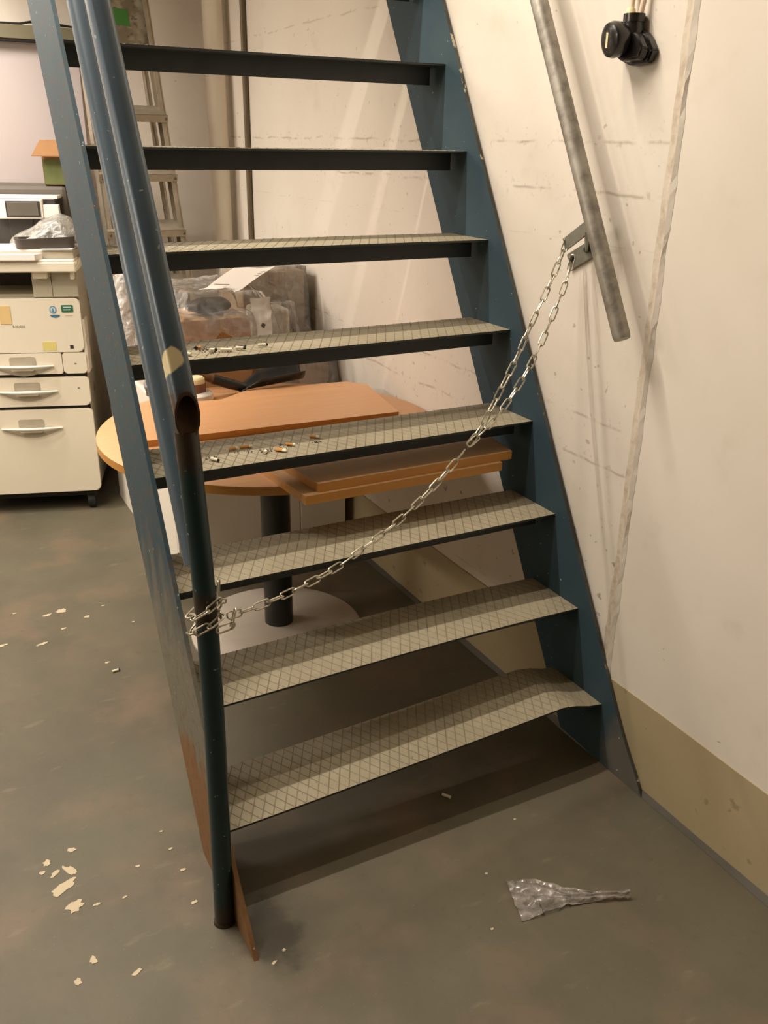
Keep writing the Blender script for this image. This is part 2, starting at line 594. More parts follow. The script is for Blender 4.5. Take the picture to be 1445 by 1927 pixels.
TD = 0.209
PT = 0.0055
def bow(i, x):
    if i == 1:
        # bottom tread is kicked up towards its right end
        if x > -0.14:
            s = (-x) / 0.14
            return 0.031 * (s * s * (3 - 2 * s))
        s = (x + SW) / (SW - 0.14)
        return 0.031 * s ** 1.25
    if i == 2:
        s = (x + SW) / SW
        return 0.008 * math.sin(math.pi * max(0, min(1, s)) ** 1.4)
    return 0.0015 * math.sin(i * 2.3) * math.sin(math.pi * (x + SW) / SW)
def tread(i):
    z0, y0 = tz(i), ty(i)
    b = MB()
    nx = 24
    xs = [-SW + .0005 + (SW - .001) * k / nx for k in range(nx + 1)]
    prof = [(0, 0), (0, -PT), (TD, -PT), (TD, 0)]
    rows = [[b.bm.verts.new((x, y0 + py, z0 + pz + bow(i, x))) for py, pz in prof] for x in xs]
    for a, c in zip(rows, rows[1:]):
        for j in range(4):
            j2 = (j + 1) % 4
            b.face([a[j], c[j], c[j2], a[j2]], 0 if j == 3 else 1)
    b.face(rows[0], 1); b.face(rows[-1][::-1], 1)
    # raised diamond ribs
    PX, SL, hw, hh = 0.0275, 1.88, 0.0016, 0.0011
    for s in (1, -1):
        k0 = int((-SW - TD / SL) / PX) - 1
        for k in range(k0, 4 + int(TD / SL / PX)):
            c = (k + 0.5) * PX
            # object coordinates are centred on the stair root, keep ribs on the painted lines
            def X(y): return c - s * (y) / SL - SW / 2
            ya, yb = y0 - .0005, y0 + TD + .0008
            pa, pb = Vector((X(ya), ya, 0)), Vector((X(yb), yb, 0))
            lo, hi = -SW + .004, -.004
            d = pb - pa
            t0, t1 = 0.0, 1.0
            for lim, sg in ((lo, 1), (hi, -1)):
                fa, fb = sg * (pa.x - lim), sg * (pb.x - lim)
                if fa < 0 and fb < 0:
                    t0 = 2
                elif fa < 0:
                    t0 = max(t0, -fa / (fb - fa))
                elif fb < 0:
                    t1 = min(t1, fa / (fa - fb))
            if t1 - t0 < 0.05:
                continue
            q0, q1 = pa + d * t0, pa + d * t1
            nrm = Vector((-d.y, d.x, 0)).normalized() * hw
            z_a, z_b = z0 + bow(i, q0.x), z0 + bow(i, q1.x)
            V = [b.bm.verts.new(p) for p in (
                (q0.x - nrm.x, q0.y - nrm.y, z_a), (q0.x, q0.y, z_a + hh), (q0.x + nrm.x, q0.y + nrm.y, z_a),
                (q1.x - nrm.x, q1.y - nrm.y, z_b), (q1.x, q1.y, z_b + hh), (q1.x + nrm.x, q1.y + nrm.y, z_b))]
            b.face([V[0], V[1], V[4], V[3]], 0)
            b.face([V[1], V[2], V[5], V[4]], 0)
            b.face([V[0], V[2], V[1]], 0); b.face([V[3], V[4], V[5]], 0)
    o = b.build('tread', [M_tread, M_dark], stair)
    # angle stiffener welded underneath
    g = MB()
    def stiff(u, v):
        x = -SW + .012 + (SW - .024) * u
        return Vector((x, y0 + .072, z0 - PT - .049 * v + bow(i, x)))
    g.grid(stiff, 16, 1)
    def stiff2(u, v):
        x = -SW + .012 + (SW - .024) * u
        return Vector((x, y0 + .072 + .03 * v, z0 - PT - .0005 + bow(i, x)))
    g.grid(stiff2, 16, 1)
    g.build('stiffener', M_dark, o, thick=.004)
for i in range(1, NT + 1):
    tread(i)

# ------------------------------------------------------------------ left handrail: open tube, middle tube, post
def mat_rail(name, base, post=False):
    m = Mat(name, base, 0.35)
    if not post: m.mottle(6, 0.4, 0.7, tuple(c * 1.25 for c in base[:3]) + (1,), 0.8, vec=m.scaled(1, 1, 0.35))
    if not post: m.mottle(10, 0.5, 0.75, rgb(74, 76, 74), 0.6, vec=m.scaled(1, 1, .4))
    ch = m.ramp(m.noise(75, 2), 0.715, 0.735)
    m.mix(m.math('MULTIPLY', ch, 0.8), rgb(150, 158, 152))
    if post:
        for p, r in (((0, 0, 0.79), .035), ((0, 0, 0.02), .035), ((0, 0, 1.13), .06)):
            m.spot(p, r, rgb(54, 37, 20), 70, .5, (.6, .6, 1), .35, .85)
    m.bump(m.noise(45, 3), 0.12, 0.002)
    return m
HX, HY = -1.1210, -0.067
rail = thing('stair_handrail', 'blue tubular stair handrail with open rusty end and dark post', 'handrail', (HX, HY, 0))
M_post = mat_rail('dark_teal_paint', rgb(12, 46, 52), True).done()
b = MB()
PR = 0.0212
b.tube([(HX + .003, HY, 0), (HX + .007, HY, .25), (HX + .010, HY, .50), (HX + .010, HY, .72), (HX + .007, HY, .88), (HX + .001, HY, 1.02), (HX - .004, HY, 1.142)], PR, 24)
b.tube([(HX + .003, HY, 0), (HX + .003, HY, .008)], [.0245, .0225], 24)
b.build('post', M_post, rail, smooth=True)
mr = mat_rail('grey_blue_paint', rgb(70, 86, 98))
pd = Vector((0, 0.389, 0.648)).normalized()
c0 = Vector((HX - .004, -0.074, 1.155))
# cream primer showing through near the lower end (object space of the rail root)
pp = Vector((HX - .014, -0.030, 1.247)) - Vector((HX, HY, 0))
mr.spot((-.012, .022, 1.252), 0.020, rgb(216, 200, 158), 60, .14, (1, 1, .62), .06)
mr.spot((-.008, .006, 1.226), 0.009, rgb(216, 200, 158), 90, .7, (1.2, 1, .45), .06)
mr.spot((0, 0.37, 1.80), 0.016, rgb(170, 172, 160), 60, .6, (1, 1, .4), .1)
mr.spot((-.01, -.005, 1.165), .05, rgb(66, 42, 24), 60, .4, (1, 1, 1), .3)
M_rail = mr.done()
M_rust = plain('tube_rust', rgb(70, 46, 28), 0.8, 0, .3, 40)
# top tube: hollow, lower end sawn off upright (mitre facing the room)
def hollow(b, y_cut, z_axis_at, slope, x, ro, ri, ztop):
    ax = Vector((0, 1, slope)).normalized()
    u = Vector((1, 0, 0)); v = ax.cross(u)
    n = 28
    def end(base, mitre):
        out = []
        for r in (ro, ri):
            ringv = []
            for k in range(n):
                a = 2 * math.pi * k / n
                p = base + u * (r * math.cos(a)) + v * (r * math.sin(a))
                if mitre:
                    p = p + ax * ((y_cut - p.y) / ax.y)
                    p.y += 0.002 * noise.noise(p * 60)
                ringv.append(b.bm.verts.new(p))
            out.append(ringv)
        return out
    base0 = Vector((x, y_cut, z_axis_at))
    L = (ztop - z_axis_at) / ax.z
    e0, e1 = end(base0, True), end(base0 + ax * L, False)
    m0 = []
    for k in range(n):
        k2 = (k + 1) % n
        b.face([e0[0][k], e0[0][k2], e1[0][k2], e1[0][k]], 0)
        b.face([e0[1][k2], e0[1][k], e1[1][k], e1[1][k2]], 1)
        b.face([e0[0][k2], e0[0][k], e0[1][k], e0[1][k2]], 1)
b = MB()
hollow(b, -0.086, 1.172, 1.68, HX - .005, 0.0222, 0.0185, 3.0)
b.build('top_rail', [M_rail, M_rust], rail, smooth=True)
b = MB()
q0, q1 = Vector((HX + .002, -0.040, 0.872)), Vector((HX - .004, 1.17, 0.872 + 1.21 * 1.80))
b.tube([q0.lerp(q1, i / 10) for i in range(11)], 0.0205, 24)
b.build('middle_rail', M_rail, rail, smooth=True)

# ------------------------------------------------------------------ right handrail on the wall
_m = Mat('galvanised_steel', rgb(158, 152, 140), 0.45, 0.45)
_m.mottle(30, 0.35, 0.7, rgb(112, 106, 96), 0.8)
_m.mottle(8, 0.5, 0.7, rgb(170, 166, 156), 0.6)
_m.bump(_m.noise(70, 3), .06, .002)
M_galv = _m.done()
_m = Mat('zinc_plate', rgb(132, 130, 118), 0.5, 0.5)
_m.mottle(25, 0.4, 0.7, rgb(104, 102, 90), 0.8)
M_zinc = _m.done()
wr = thing('wall_handrail', 'grey galvanised tube handrail fixed to the right wall', 'handrail', (-0.075, 0.012, 1.198))
b = MB()
r0, r1 = Vector((-0.075, 0.012, 1.198)), Vector((-0.075, 1.05, 1.198 + 1.038 * 1.757))
b.tube([r0, r0.lerp(r1, .004), r0.lerp(r1, .3), r0.lerp(r1, .6), r1], [.0185, .0205, .0205, .0205, .0205], 28)
b.build('rail_tube', M_galv, wr, smooth=True)
# bracket: wall plate, strap and hook arm
b = MB()
Mx = Matrix.Translation((XW - .004, .285, 1.352)) @ Matrix.Rotation(R(62), 4, 'X')
b.box((-.0035, -.022, -.050), (.0035, .022, .050), Mx, bev=.002)
wp = b.build('wall_plate', M_zinc, wr)
for s in (-.032, .026):
    g = MB()
    g.lathe([(0, 0.006), (.006, .006), (.0075, .002), (.0075, -.001)], Mx @ Matrix.Translation((-.003, .004, s)) @ Matrix.Rotation(R(-90), 4, 'Y'), 12)
    g.build('bolt', M_blackm, wp)
def strap(b, p0, p1, wdir, wdt, th):
    p0, p1, wd = Vector(p0), Vector(p1), Vector(wdir).normalized()
    d = (p1 - p0)
    wd = (wd - d.normalized() * wd.dot(d.normalized())).normalized() * (wdt / 2)
    nr = d.normalized().cross(wd).normalized() * (th / 2)
    b.prism([p0 - wd - nr, p0 + wd - nr, p0 + wd + nr, p0 - wd + nr], d)
b = MB()
strap(b, (-0.062, 0.176, 1.436), (-0.058, 0.268, 1.381), (0, .2, 1), .030, .005)
b.build('strap', M_zinc, wr)
b = MB()
strap(b, (-0.066, 0.180, 1.404), (0.010, 0.268, 1.375), (0, .3, 1), .030, .006)
b.build('arm', M_zinc, wr)

# ------------------------------------------------------------------ chain
CR, CH = 0.0019, 0.0330
_m = Mat('zinc_chain', rgb(200, 194, 176), 0.3, 0.85)
_m.mottle(60, 0.4, 0.7, rgb(160, 152, 134), 0.6)
M_chain = _m.done()
def link_path(L, W, n=7):
    """stadium in the local xz-plane, long axis x"""
    hl, r = L / 2 - W / 2, W / 2
    pts = []
    for k in range(n + 1):
        a = -math.pi / 2 + math.pi * k / n
        pts.append(Vector((hl + r * math.cos(a), 0, r * math.sin(a))))
    for k in range(n + 1):
        a = math.pi / 2 + math.pi * k / n
        pts.append(Vector((-hl + r * math.cos(a), 0, r * math.sin(a))))
    return pts
LP = link_path(CH + 3.2 * CR, 0.0135)
S0 = [(-1.0785, -0.0860, 0.7745), (-1.0729, -0.0780, 0.7690), (-1.0587, -0.0693, 0.7635), (-1.0221, -0.0572, 0.7596), (-0.9841, -0.0447, 0.7584), (-0.9316, -0.0273, 0.7575), (-0.8618, -0.0043, 0.7620), (-0.7914, 0.019, 0.7705), (-0.7407, 0.0357, 0.784), (-0.6883, 0.053, 0.7985), (-0.62, 0.0756, 0.8184), (-0.558, 0.0961, 0.8444), (-0.4922, 0.1178, 0.8770), (-0.431, 0.138, 0.9149), (-0.3870, 0.1525, 0.944)]
SA = [(-0.3880, 0.153, 0.9435), (-0.3429, 0.1671, 0.9772), (-0.313, 0.177, 1.0162), (-0.2692, 0.1914, 1.071), (-0.225, 0.206, 1.1263), (-0.1958, 0.2157, 1.1757), (-0.1472, 0.2317, 1.2449), (-0.1058, 0.2454, 1.3044), (-0.0760, 0.2558, 1.3557), (-0.058, 0.2630, 1.386), (-0.050, 0.2660, 1.400)]
SBp = [(-0.3840, 0.157, 0.9425), (-0.3283, 0.1719, 0.9681), (-0.2747, 0.1896, 1.0008), (-0.2120, 0.2111, 1.0505), (-0.1430, 0.2352, 1.1227), (-0.1000, 0.2513, 1.1865), (-0.0620, 0.2637, 1.2501), (-0.0330, 0.2756, 1.3027), (-0.0200, 0.281, 1.3351), (-0.0120, 0.2850, 1.3802)]
chain = thing('chain', 'galvanised link chain hung across the stair from dark post to wall bracket', 'chain', (-0.6, 0.08, 0.82))
def smooth_path(P, step=0.002):
    P = [Vector(p) for p in P]
    for _ in range(2):      # two rounds of corner smoothing
        Q = [P[0]]
        for a, c in zip(P, P[1:]):
            Q += [a.lerp(c, .25), a.lerp(c, .75)]
        Q.append(P[-1])
        P = Q
    out = [P[0]]
    for a, c in zip(P, P[1:]):
        n = max(1, int((c - a).length / step))
        for k in range(1, n + 1):
            out.append(a.lerp(c, k / n))
    return out
def walk(P, pitch):
    """nodes at equal chord length"""
    nodes = [P[0]]
    for p in P:
        if (p - nodes[-1]).length >= pitch:
            nodes.append(p)
    return nodes
VIEW = Vector((.40, .80, -.45))
def place_links(P, pitch, roll0, wob, seed):
    rnd = random.Random(seed)
    nodes = walk(smooth_path(P), pitch)
    for i, (a, c) in enumerate(zip(nodes, nodes[1:])):
        x = (c - a).normalized()
        y = (VIEW - x * VIEW.dot(x)).normalized()     # broad face of the link to the room
        ang = roll0 + (math.pi / 2 if i % 2 else 0) + rnd.uniform(-wob, wob)
        y = Matrix.Rotation(ang, 3, x) @ y
        z = x.cross(y)
        M = Matrix((x, y, z)).transposed().to_4x4()
        M.translation = (a + c) / 2
        b = MB()
        b.tube([M @ p for p in LP], CR, 7, closed=True)
        b.build('chain_link', M_chain, chain, smooth=True)
    return nodes
place_links(S0[1:], CH, R(12), .35, 3)
place_links(SA, CH, R(20), .25, 5)
place_links(SBp, CH, R(-12), .25, 8)
# two turns around the post
turns = []
for k in range(0, 150):
    a = R(20) - 2 * math.pi * 1.92 * k / 149
    z = 0.768 + 0.020 * math.sin(a * 1.0 + 2.2) + (0.022 if k > 74 else -0.010) * min(1, abs(k - 74) / 14)
    turns.append((HX + .009 + 0.0285 * math.cos(a), HY + 0.0285 * math.sin(a), z))
rnd = random.Random(4)
nodes = walk([Vector(p) for p in turns], 0.0285)
for i, (a, c) in enumerate(zip(nodes, nodes[1:])):
    x = (c - a).normalized()
    rad = ((a + c) / 2 - Vector((HX + .009, HY, (a.z + c.z) / 2))).normalized()
    y = (rad - x * rad.dot(x)).normalized()
    if i % 2:
        y = x.cross(y)
    z = x.cross(y)
    M = Matrix((x, y, z)).transposed().to_4x4()
    M.translation = (a + c) / 2 + (rad * .005 if i % 2 else rad * 0.0005)
    b = MB()
    b.tube([M @ p for p in LP], CR, 7, closed=True)
    b.build('chain_link', M_chain, chain, smooth=True)
# loose tail of the knot
place_links([(-1.085, -.060, .800), (-1.078, -.050, .838)], .031, R(80), .1, 2)
place_links([(-1.096, -.094, .752), (-1.062, -.088, .752), (-1.060, -.080, .776)], .026, R(20), .1, 2)

# ------------------------------------------------------------------ wall socket with cables
_m = Mat('black_bakelite', rgb(34, 31, 29), 0.22)
_m.mottle(20, 0.5, 0.7, rgb(44, 41, 38), 0.5)
M_bake = _m.done()
M_cream = plain('cream_label', rgb(236, 222, 176), 0.6)
M_cable = plain('painted_cable', rgb(222, 200, 176), 0.6)
so = thing('wall_socket', 'black round-headed electrical fitting on the right wall below two painted cables', 'socket', (XW, 0.16, 1.80))
ax = Vector((-.93, .16, -.12)).normalized()
hx = Vector((XW - .062, .178, 1.823))
def axis_M(p, z):
    z = z.normalized()
    x = Vector((0, 1, 0)).cross(z).normalized() if abs(z.y) < .9 else Vector((1, 0, 0)).cross(z).normalized()
    y = z.cross(x)
    M = Matrix((x, y, z)).transposed().to_4x4()
    M.translation = p
    return M
MH = axis_M(hx, ax)
b = MB()
b.lathe([(0, .019), (.024, .019), (.034, .014), (.037, .004), (.035, -.012), (.030, -.020), (.026, -.030), (.030, -.038), (.030, -.048), (0, -.048)], MH, 36)
b.build('head', M_bake, so, smooth=True)
b = MB()
b.box((-.004, -.015, .0188), (.004, .015, .0200), MH @ Matrix.Rotation(R(80), 4, 'Z'))
b.build('label_strip', M_cream, so)
b = MB()
# body: rounded mount tapering towards the wall
poly = [(0.215, 1.846), (0.16, 1.850), (0.125, 1.832), (0.100, 1.800), (0.112, 1.776), (0.165, 1.772), (0.212, 1.790)]
b.prism([(XW - .0005, y, z) for y, z in poly], (-.022, 0, 0))
A = [Vector((XW - .022, y, z)) for y, z in poly]
cA = sum(A, Vector()) / len(A)
b.prism([cA + (p - cA) * .86 for p in A], (-.020, .004, .004))
bmesh.ops.bevel(b.bm, geom=b.bm.edges[:], offset=.004, segments=2, affect='EDGES')
b.build('body', M_bake, so, smooth=True)
b = MB()
b.tube([(XW - .024, .165, 1.835), (XW - .024, .166, 1.858), (XW - .024, .166, 1.874)], [.024, .021, .021], 20)
b.tube([(XW - .024, .166, 1.858), (XW - .024, .166, 1.874)], [.0235, .0235], 20)
b.build('gland', M_bake, so, smooth=True)
b = MB()
b.tube([(XW - .024, .180, 1.872), (XW - .022, .180, 1.886)], [.014, .009], 12)
b.build('sealing_plug', M_cream, so, smooth=True)
for dy in (0.187, 0.148):
    b = MB()
    b.tube([(XW - .020, .166 + (dy - .166) * .8, 1.870), (XW - .014, dy, 1.92), (XW - .007, dy, 1.96), (XW - .007, dy, 2.4), (XW - .007, dy, HC)], .006, 10)
    b.build('cable', M_cable, so, smooth=True)

# ------------------------------------------------------------------ pipe and conduit in the far corner
M_pipe = plain('white_pipe_paint', rgb(234, 224, 206), 0.45, 0, .05, 5)
o = MB().tube([(-.055, 2.90, 0), (-.055, 2.90, 1.5), (-.055, 2.90, HC)], .046, 28).build('corner_pipe', M_pipe, smooth=True)
tag(recenter(o), 'thick white painted vertical pipe in the far corner by the right wall', 'pipe')
M_cond = plain('olive_conduit', rgb(104, 88, 64), 0.5)
t = thing('wall_conduit', 'thin brown vertical conduit on the wall just right of the white corner pipe', 'conduit', (0, 2.66, .9))
MB().tube([(.002, 2.66, .55), (.002, 2.66, 1.5), (.002, 2.66, HC)], .0125, 10).build('tube', M_cond, t, smooth=True)
MB().box((-.014, 2.64, 1.03), (.016, 2.68, 1.05), bev=.003).build('clip', M_cond, t)
M_green = plain('green_wire', rgb(86, 96, 58), 0.5)
pts = [(-.03 + .05 * math.cos(k * .9) * (1 - k / 40), 2.56 - .003 * k + .03 * math.sin(k * 1.3), .97 + .04 * math.sin(k * .9) + .002 * k) for k in range(26)]
o = MB().tube(smooth_path(pts, .008), .0035, 6).build('wire_coil', M_green, smooth=True)
tag(recenter(o), 'small tangled curl of green wire at the foot of the brown conduit', 'wire')

# ------------------------------------------------------------------ aluminium stepladder
_m = Mat('aluminium', rgb(176, 166, 148), 0.42, 0.55)
_m.mottle(10, 0.4, 0.7, rgb(150, 140, 122), 0.7)
M_alu = _m.done()
_m = Mat('stained_aluminium', rgb(150, 142, 122), 0.6, 0.2)
_m.mottle(16, 0.42, 0.6, rgb(112, 102, 82), 0.9)
_m.mottle(34, 0.58, 0.66, rgb(84, 74, 58), 0.8)
_m.mottle(9, 0.55, 0.7, rgb(178, 170, 152), 0.7)
M_alu_s = _m.done()
M_grn = plain('green_sticker', rgb(58, 116, 46), 0.5, 0, .06)
lad = thing('stepladder', 'aluminium stepladder with green sticker leaning in the far corner', 'ladder', (-.45, 2.72, 0))
def lpt(s, z):      # s = -1 left rail, +1 right rail
    half = 0.150 + (2.20 - z) * 0.0255
    return Vector((-.527 + (2.15 - z) * .055 + s * half, 2.70 + z * .060, z))
for s in (-1, 1):
    b = MB()
    p0, p1 = lpt(s, .0), lpt(s, 2.31)
    d = p1 - p0
    wv = Vector((0, 1, 0))
    b.prism([p0 + Vector((-.004, -.035, 0)), p0 + Vector((.004, -.035, 0)), p0 + Vector((.004, .035, 0)), p0 + Vector((-.004, .035, 0))], d)
    for yy in (-.035, .031):
        q = p0 + Vector((0, yy, 0))
        xo = .022 * -s
        xs_ = sorted((0, xo))
        b.prism([q + Vector((xs_[0], 0, 0)), q + Vector((xs_[1], 0, 0)), q + Vector((xs_[1], .004, 0)), q + Vector((xs_[0], .004, 0))], d)
    b.build('side_rail', M_alu, lad)
for z in (.26, .50, .745, .99, 1.235, 1.475, 1.722):
    a, c = lpt(-1, z), lpt(1, z)
    b = MB()
    ST = Matrix.Translation(((a.x + c.x) / 2, a.y, z)) @ Matrix.Rotation(R(20), 4, 'X')
    hw_ = (c.x - a.x) / 2
    b.box((-hw_ - .006, -.062, -.034), (hw_ + .008, -.058, 0), ST, bev=.0015)
    b.box((-hw_, -.062, -.005), (hw_ + .002, .050, 0), ST, bev=.0015)
    b.box((-hw_, .046, -.026), (hw_, .050, 0), ST, bev=.0015)
    st = b.build('step', M_alu, lad)
    for x in (a.x + .012, c.x - .002):
        MB().lathe([(0, .004), (.006, .003), (.007, 0)], ST @ Matrix.Translation((x - (a.x + c.x) / 2, -.0625, -.018)) @ Matrix.Rotation(R(90), 4, 'X'), 10).build('rivet', M_cond, st)
a, c = lpt(-1, 1.965), lpt(1, 1.965)
a2, c2 = lpt(-1, 2.29), lpt(1, 2.29)
pl = MB()
pl.prism([a + Vector((.006, -.012, 0)), c + Vector((-.006, -.012, 0)), c2 + Vector((-.006, -.012, 0)), a2 + Vector((.006, -.012, 0))], (0, .006, 0))
pl = pl.build('back_plate', M_alu_s, lad)
def on_plate(u, z):
    l, r = lpt(-1, z), lpt(1, z)
    return l.lerp(r, u) + Vector((0, -.0125, 0))
b = MB(); b.prism([on_plate(.37, 2.052), on_plate(.72, 2.046), on_plate(.71, 2.110), on_plate(.36, 2.112)], (0, -.0008, 0))
b.build('sticker', M_grn, pl)
# rear support frame folded behind
for s in (-1, 1):
    q = lpt(s * .86, 0.0) + Vector((0, .16, 0)); q2 = lpt(s * .80, 2.25) + Vector((0, .07, 0))
    MB().tube([q, q2], .014, 10).build('rear_leg', M_alu, lad, smooth=True)

# ------------------------------------------------------------------ copier
M_body = plain('copier_plastic', rgb(232, 222, 200), 0.5, 0, .04, 4)
M_body2 = plain('copier_plastic_grey', rgb(176, 168, 148), 0.55, 0, .06, 6)
_m = Mat('copier_side', rgb(196, 186, 164), 0.6)
_m.mottle(16, .60, .68, rgb(70, 62, 50), .6)
_m.mottle(5, .4, .7, rgb(176, 166, 146), .8)
M_cside = _m.done()
M_gap = plain('shadow_gap', rgb(36, 33, 28), 0.8)
M_pocket_shade = plain('pocket_shade', rgb(176, 166, 146), 0.6)  # darker tone standing in for shade inside the handle recess
M_screen = plain('dark_display', rgb(104, 98, 88), 0.15)
M_frame = plain('display_frame', rgb(60, 56, 52), 0.4)
M_white = plain('white_plastic', rgb(238, 230, 216), 0.45, 0, .04)
M_rub = plain('black_rubber', rgb(28, 26, 24), 0.6)
cp = thing('copier', 'cream office copier with drawers standing on castors at the left', 'copier', (-.853, 2.453, 0), R(-18))
W = -0.60
def cb(name, lo, hi, mat, parent=cp, bev=.004, seg=2):
    return MB().box(lo, hi, bev=bev, seg=seg).build(name, mat, parent, local=True)
cb('cabinet', (W + .01, .022, .090), (-.012, .62, .972), M_cside)
cb('front_frame', (W + .006, .016, .098), (-.006, .0235, .972), M_gap, bev=.001)
cb('plinth', (W + .02, .06, .055), (-.03, .60, .092), M_gap)
def rounded(x0, x1, z0, z1, r, y0, y1, n=6):
    pts = []
    for cx, cz, a0 in ((x1 - r, z1 - r, 0), (x0 + r, z1 - r, 90), (x0 + r, z0 + r, 180), (x1 - r, z0 + r, 270)):
        for k in range(n + 1):
            a = R(a0 + 90 * k / n)
            pts.append((cx + r * math.cos(a), y0, cz + r * math.sin(a)))
    return pts
def panel(name, x0, x1, z0, z1, r, parent=cp, mat=None, y0=0.0, y1=.022):
    b = MB()
    b.prism(rounded(x0, x1, z0, z1, r, y0, y1), (0, y1 - y0, 0))
    bmesh.ops.bevel(b.bm, geom=[e for e in b.bm.edges if all(abs(v.co.y - y0) < 1e-6 for v in e.verts)], offset=.004, segments=2, affect='EDGES')
    return b.build(name, mat or M_body, parent, local=True)
def handle(par, cx, cz, hw):
    b = MB()
    b.prism(rounded(cx - .055, cx + .053, cz - .005, cz + .036, .010, -.0015, 0), (0, .0015, 0))
    b.build('pocket_shade', M_pocket_shade, par, local=True)
    b = MB()
    # flat curved patch under the bar, recess shade put into its colour
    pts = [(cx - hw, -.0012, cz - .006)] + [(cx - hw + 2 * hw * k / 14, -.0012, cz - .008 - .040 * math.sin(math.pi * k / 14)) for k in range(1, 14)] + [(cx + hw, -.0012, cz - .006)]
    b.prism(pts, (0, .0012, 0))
    b.build('pocket_shade', M_pocket_shade, par, local=True)
    b = MB()
    n = 14
    path = [(cx - hw + 2 * hw * k / n, -.006 - .016 * math.sin(math.pi * k / n), cz - .004) for k in range(n + 1)]
    b.tube(path, [.0035 + .0035 * math.sin(math.pi * k / n) for k in range(n + 1)], 10)
    b.box((cx - .050, -.018, cz - .022), (cx + .043, -.004, cz - .004), bev=.005)
    b.build('handle', M_white, par, local=True, smooth=True)
d3 = panel('drawer', W, .002, .100, .490, .022); handle(d3, -.262, .412, .128)
d2 = panel('drawer', W, .000, .506, .634, .018); handle(d2, -.258, .578, .124)
d1 = panel('drawer', W, -.101, .650, .741, .006); handle(d1, -.262, .690, .124)
p2 = panel('side_flap', -.098, .000, .650, .741, .012)
fp = panel('front_cover', W, -.002, .744, .972, .022)
panel('side_lip', -.004, .008, .650, .880, .003, mat=M_body, y0=.006, y1=.10)
M_mark = plain('grey_print', rgb(120, 114, 102), 0.6)
for par, x, z in ((p2, -.047, .693), (d2, -.045, .584)):
    cb('print_mark', (x - .004, -.0008, z - .0022), (x + .005, .0003, z + .0022), M_mark, par, bev=0)
# stickers on the front cover
M_dgreen = plain('green_label', rgb(44, 104, 70), 0.5)
M_blue = plain('blue_label', rgb(92, 140, 170), 0.5)
M_pale = plain('pale_label', rgb(206, 218, 222), 0.5)
M_yel = plain('yellow_label', rgb(226, 210, 128), 0.6)
M_tan = plain('tan_note', rgb(224, 192, 132), 0.7)
M_pink = plain('pink_print', rgb(220, 176, 160), 0.6)
def sticker(name, x0, x1, z0, z1, mat, r=.003, dy=-.0012):
    b = MB(); b.prism(rounded(x0, x1, z0, z1, r, dy, 0, 3), (0, .0014, 0))
    return b.build(name, mat, fp, local=True)
g = sticker('green_label', -.078, -.030, .914, .945, M_dgreen, .004)
for k, wd in enumerate((.034, .030)):
    cb('label_print', (-.071, -.0018, .934 - k * .011), (-.071 + wd, -.0011, .938 - k * .011), M_pale, g, bev=0)
sticker('pink_print', -.066, -.036, .900, .903, M_pink, .001, -.0008)
b = MB()
for k in range(24):
    a0, a1 = 2 * math.pi * k / 24, 2 * math.pi * (k + 1) / 24
    q = lambda a, r: (-.112 + r * math.cos(a), -.0012, .926 + r * 1.15 * math.sin(a))
    b.quad([q(a0, .014), q(a1, .014), q(a1, .010), q(a0, .010)], 0)
    b.face([b.bm.verts.new(p) for p in (q(a0, .010), q(a1, .010), (-.112, -.0012, .926))], 1)
b.prism([(-.116, -.0016, .916), (-.108, -.0016, .916), (-.109, -.0016, .928), (-.112, -.0016, .934), (-.115, -.0016, .928)], (0, .0006, 0), 0)
b.build('eco_label', [M_blue, M_pale], fp, local=True)
b = MB(); b.prism([(-.128, -.0013, .903), (-.120, -.0013, .895), (-.104, -.0013, .892), (-.090, -.0013, .897), (-.086, -.0013, .903), (-.106, -.0013, .905)], (0, .0013, 0))
b.build('label_ribbon', plain('deep_blue_label', rgb(62, 112, 146), .5), fp, local=True)
sticker('yellow_label', -.172, -.117, .752, .790, M_yel, .001)
sticker('small_dark_label', -.060, -.046, .759, .774, plain('dark_label', rgb(58, 52, 50), .5), .001)
sticker('tan_note', -.330, -.284, .868, .944, M_tan, .001, -.002)
tc = bpy.data.curves.new('brand_print', 'FONT'); tc.body = 'RICOH'; tc.size = .0135; tc.extrude = .0003; tc.space_character = 1.25
to = bpy.data.objects.new('brand_print', tc); COL.objects.link(to)
dg = bpy.context.evaluated_depsgraph_get()
tm = bpy.data.meshes.new_from_object(to.evaluated_get(dg))
bpy.data.objects.remove(to)
tm.transform(Matrix.Translation((-.283, -.0010, .852)) @ Matrix.Rotation(R(90), 4, 'X'))
tm.materials.append(M_mark)
to = bpy.data.objects.new('brand_print', tm); COL.objects.link(to); to.parent = fp
# delivery recess and scanner deck
cb('output_bay_floor', (W + .02, .05, .970), (-.012, .60, .985), M_body2)
cb('output_bay_back', (W + .02, .30, .980), (-.012, .62, 1.085), M_frame)
bl = cb('scanner_support', (-.186, .018, .974), (-.002, .60, 1.085), M_body2)
cb('support_seam', (-.108, .0168, .978), (-.1065, .0185, 1.083), M_gap, bl, bev=0)
cb('support_foot', (-.176, -.008, 1.055), (-.118, .03, 1.083), M_body, bev=.003)
cb('support_foot', (-.026, -.008, 1.052), (-.010, .03, 1.083), M_body, bev=.003)
dk = cb('scanner_deck', (W, -.030, 1.083), (.004, .60, 1.125), M_body, bev=.006)
cb('deck_edge', (W + .005, -.024, 1.125), (-.002, .10, 1.134), M_white, bev=.003)
gb = cb('scanner_body', (W, .012, 1.134), (-.005, .58, 1.162), M_body2, bev=.004)
b = MB(); b.prism([(.002, -.028, 1.090), (.018, -.010, 1.118), (.018, .05, 1.118), (.002, .05, 1.090)], (0, 0, .012))
b.build('hinge_cap', M_body, cp, local=True)
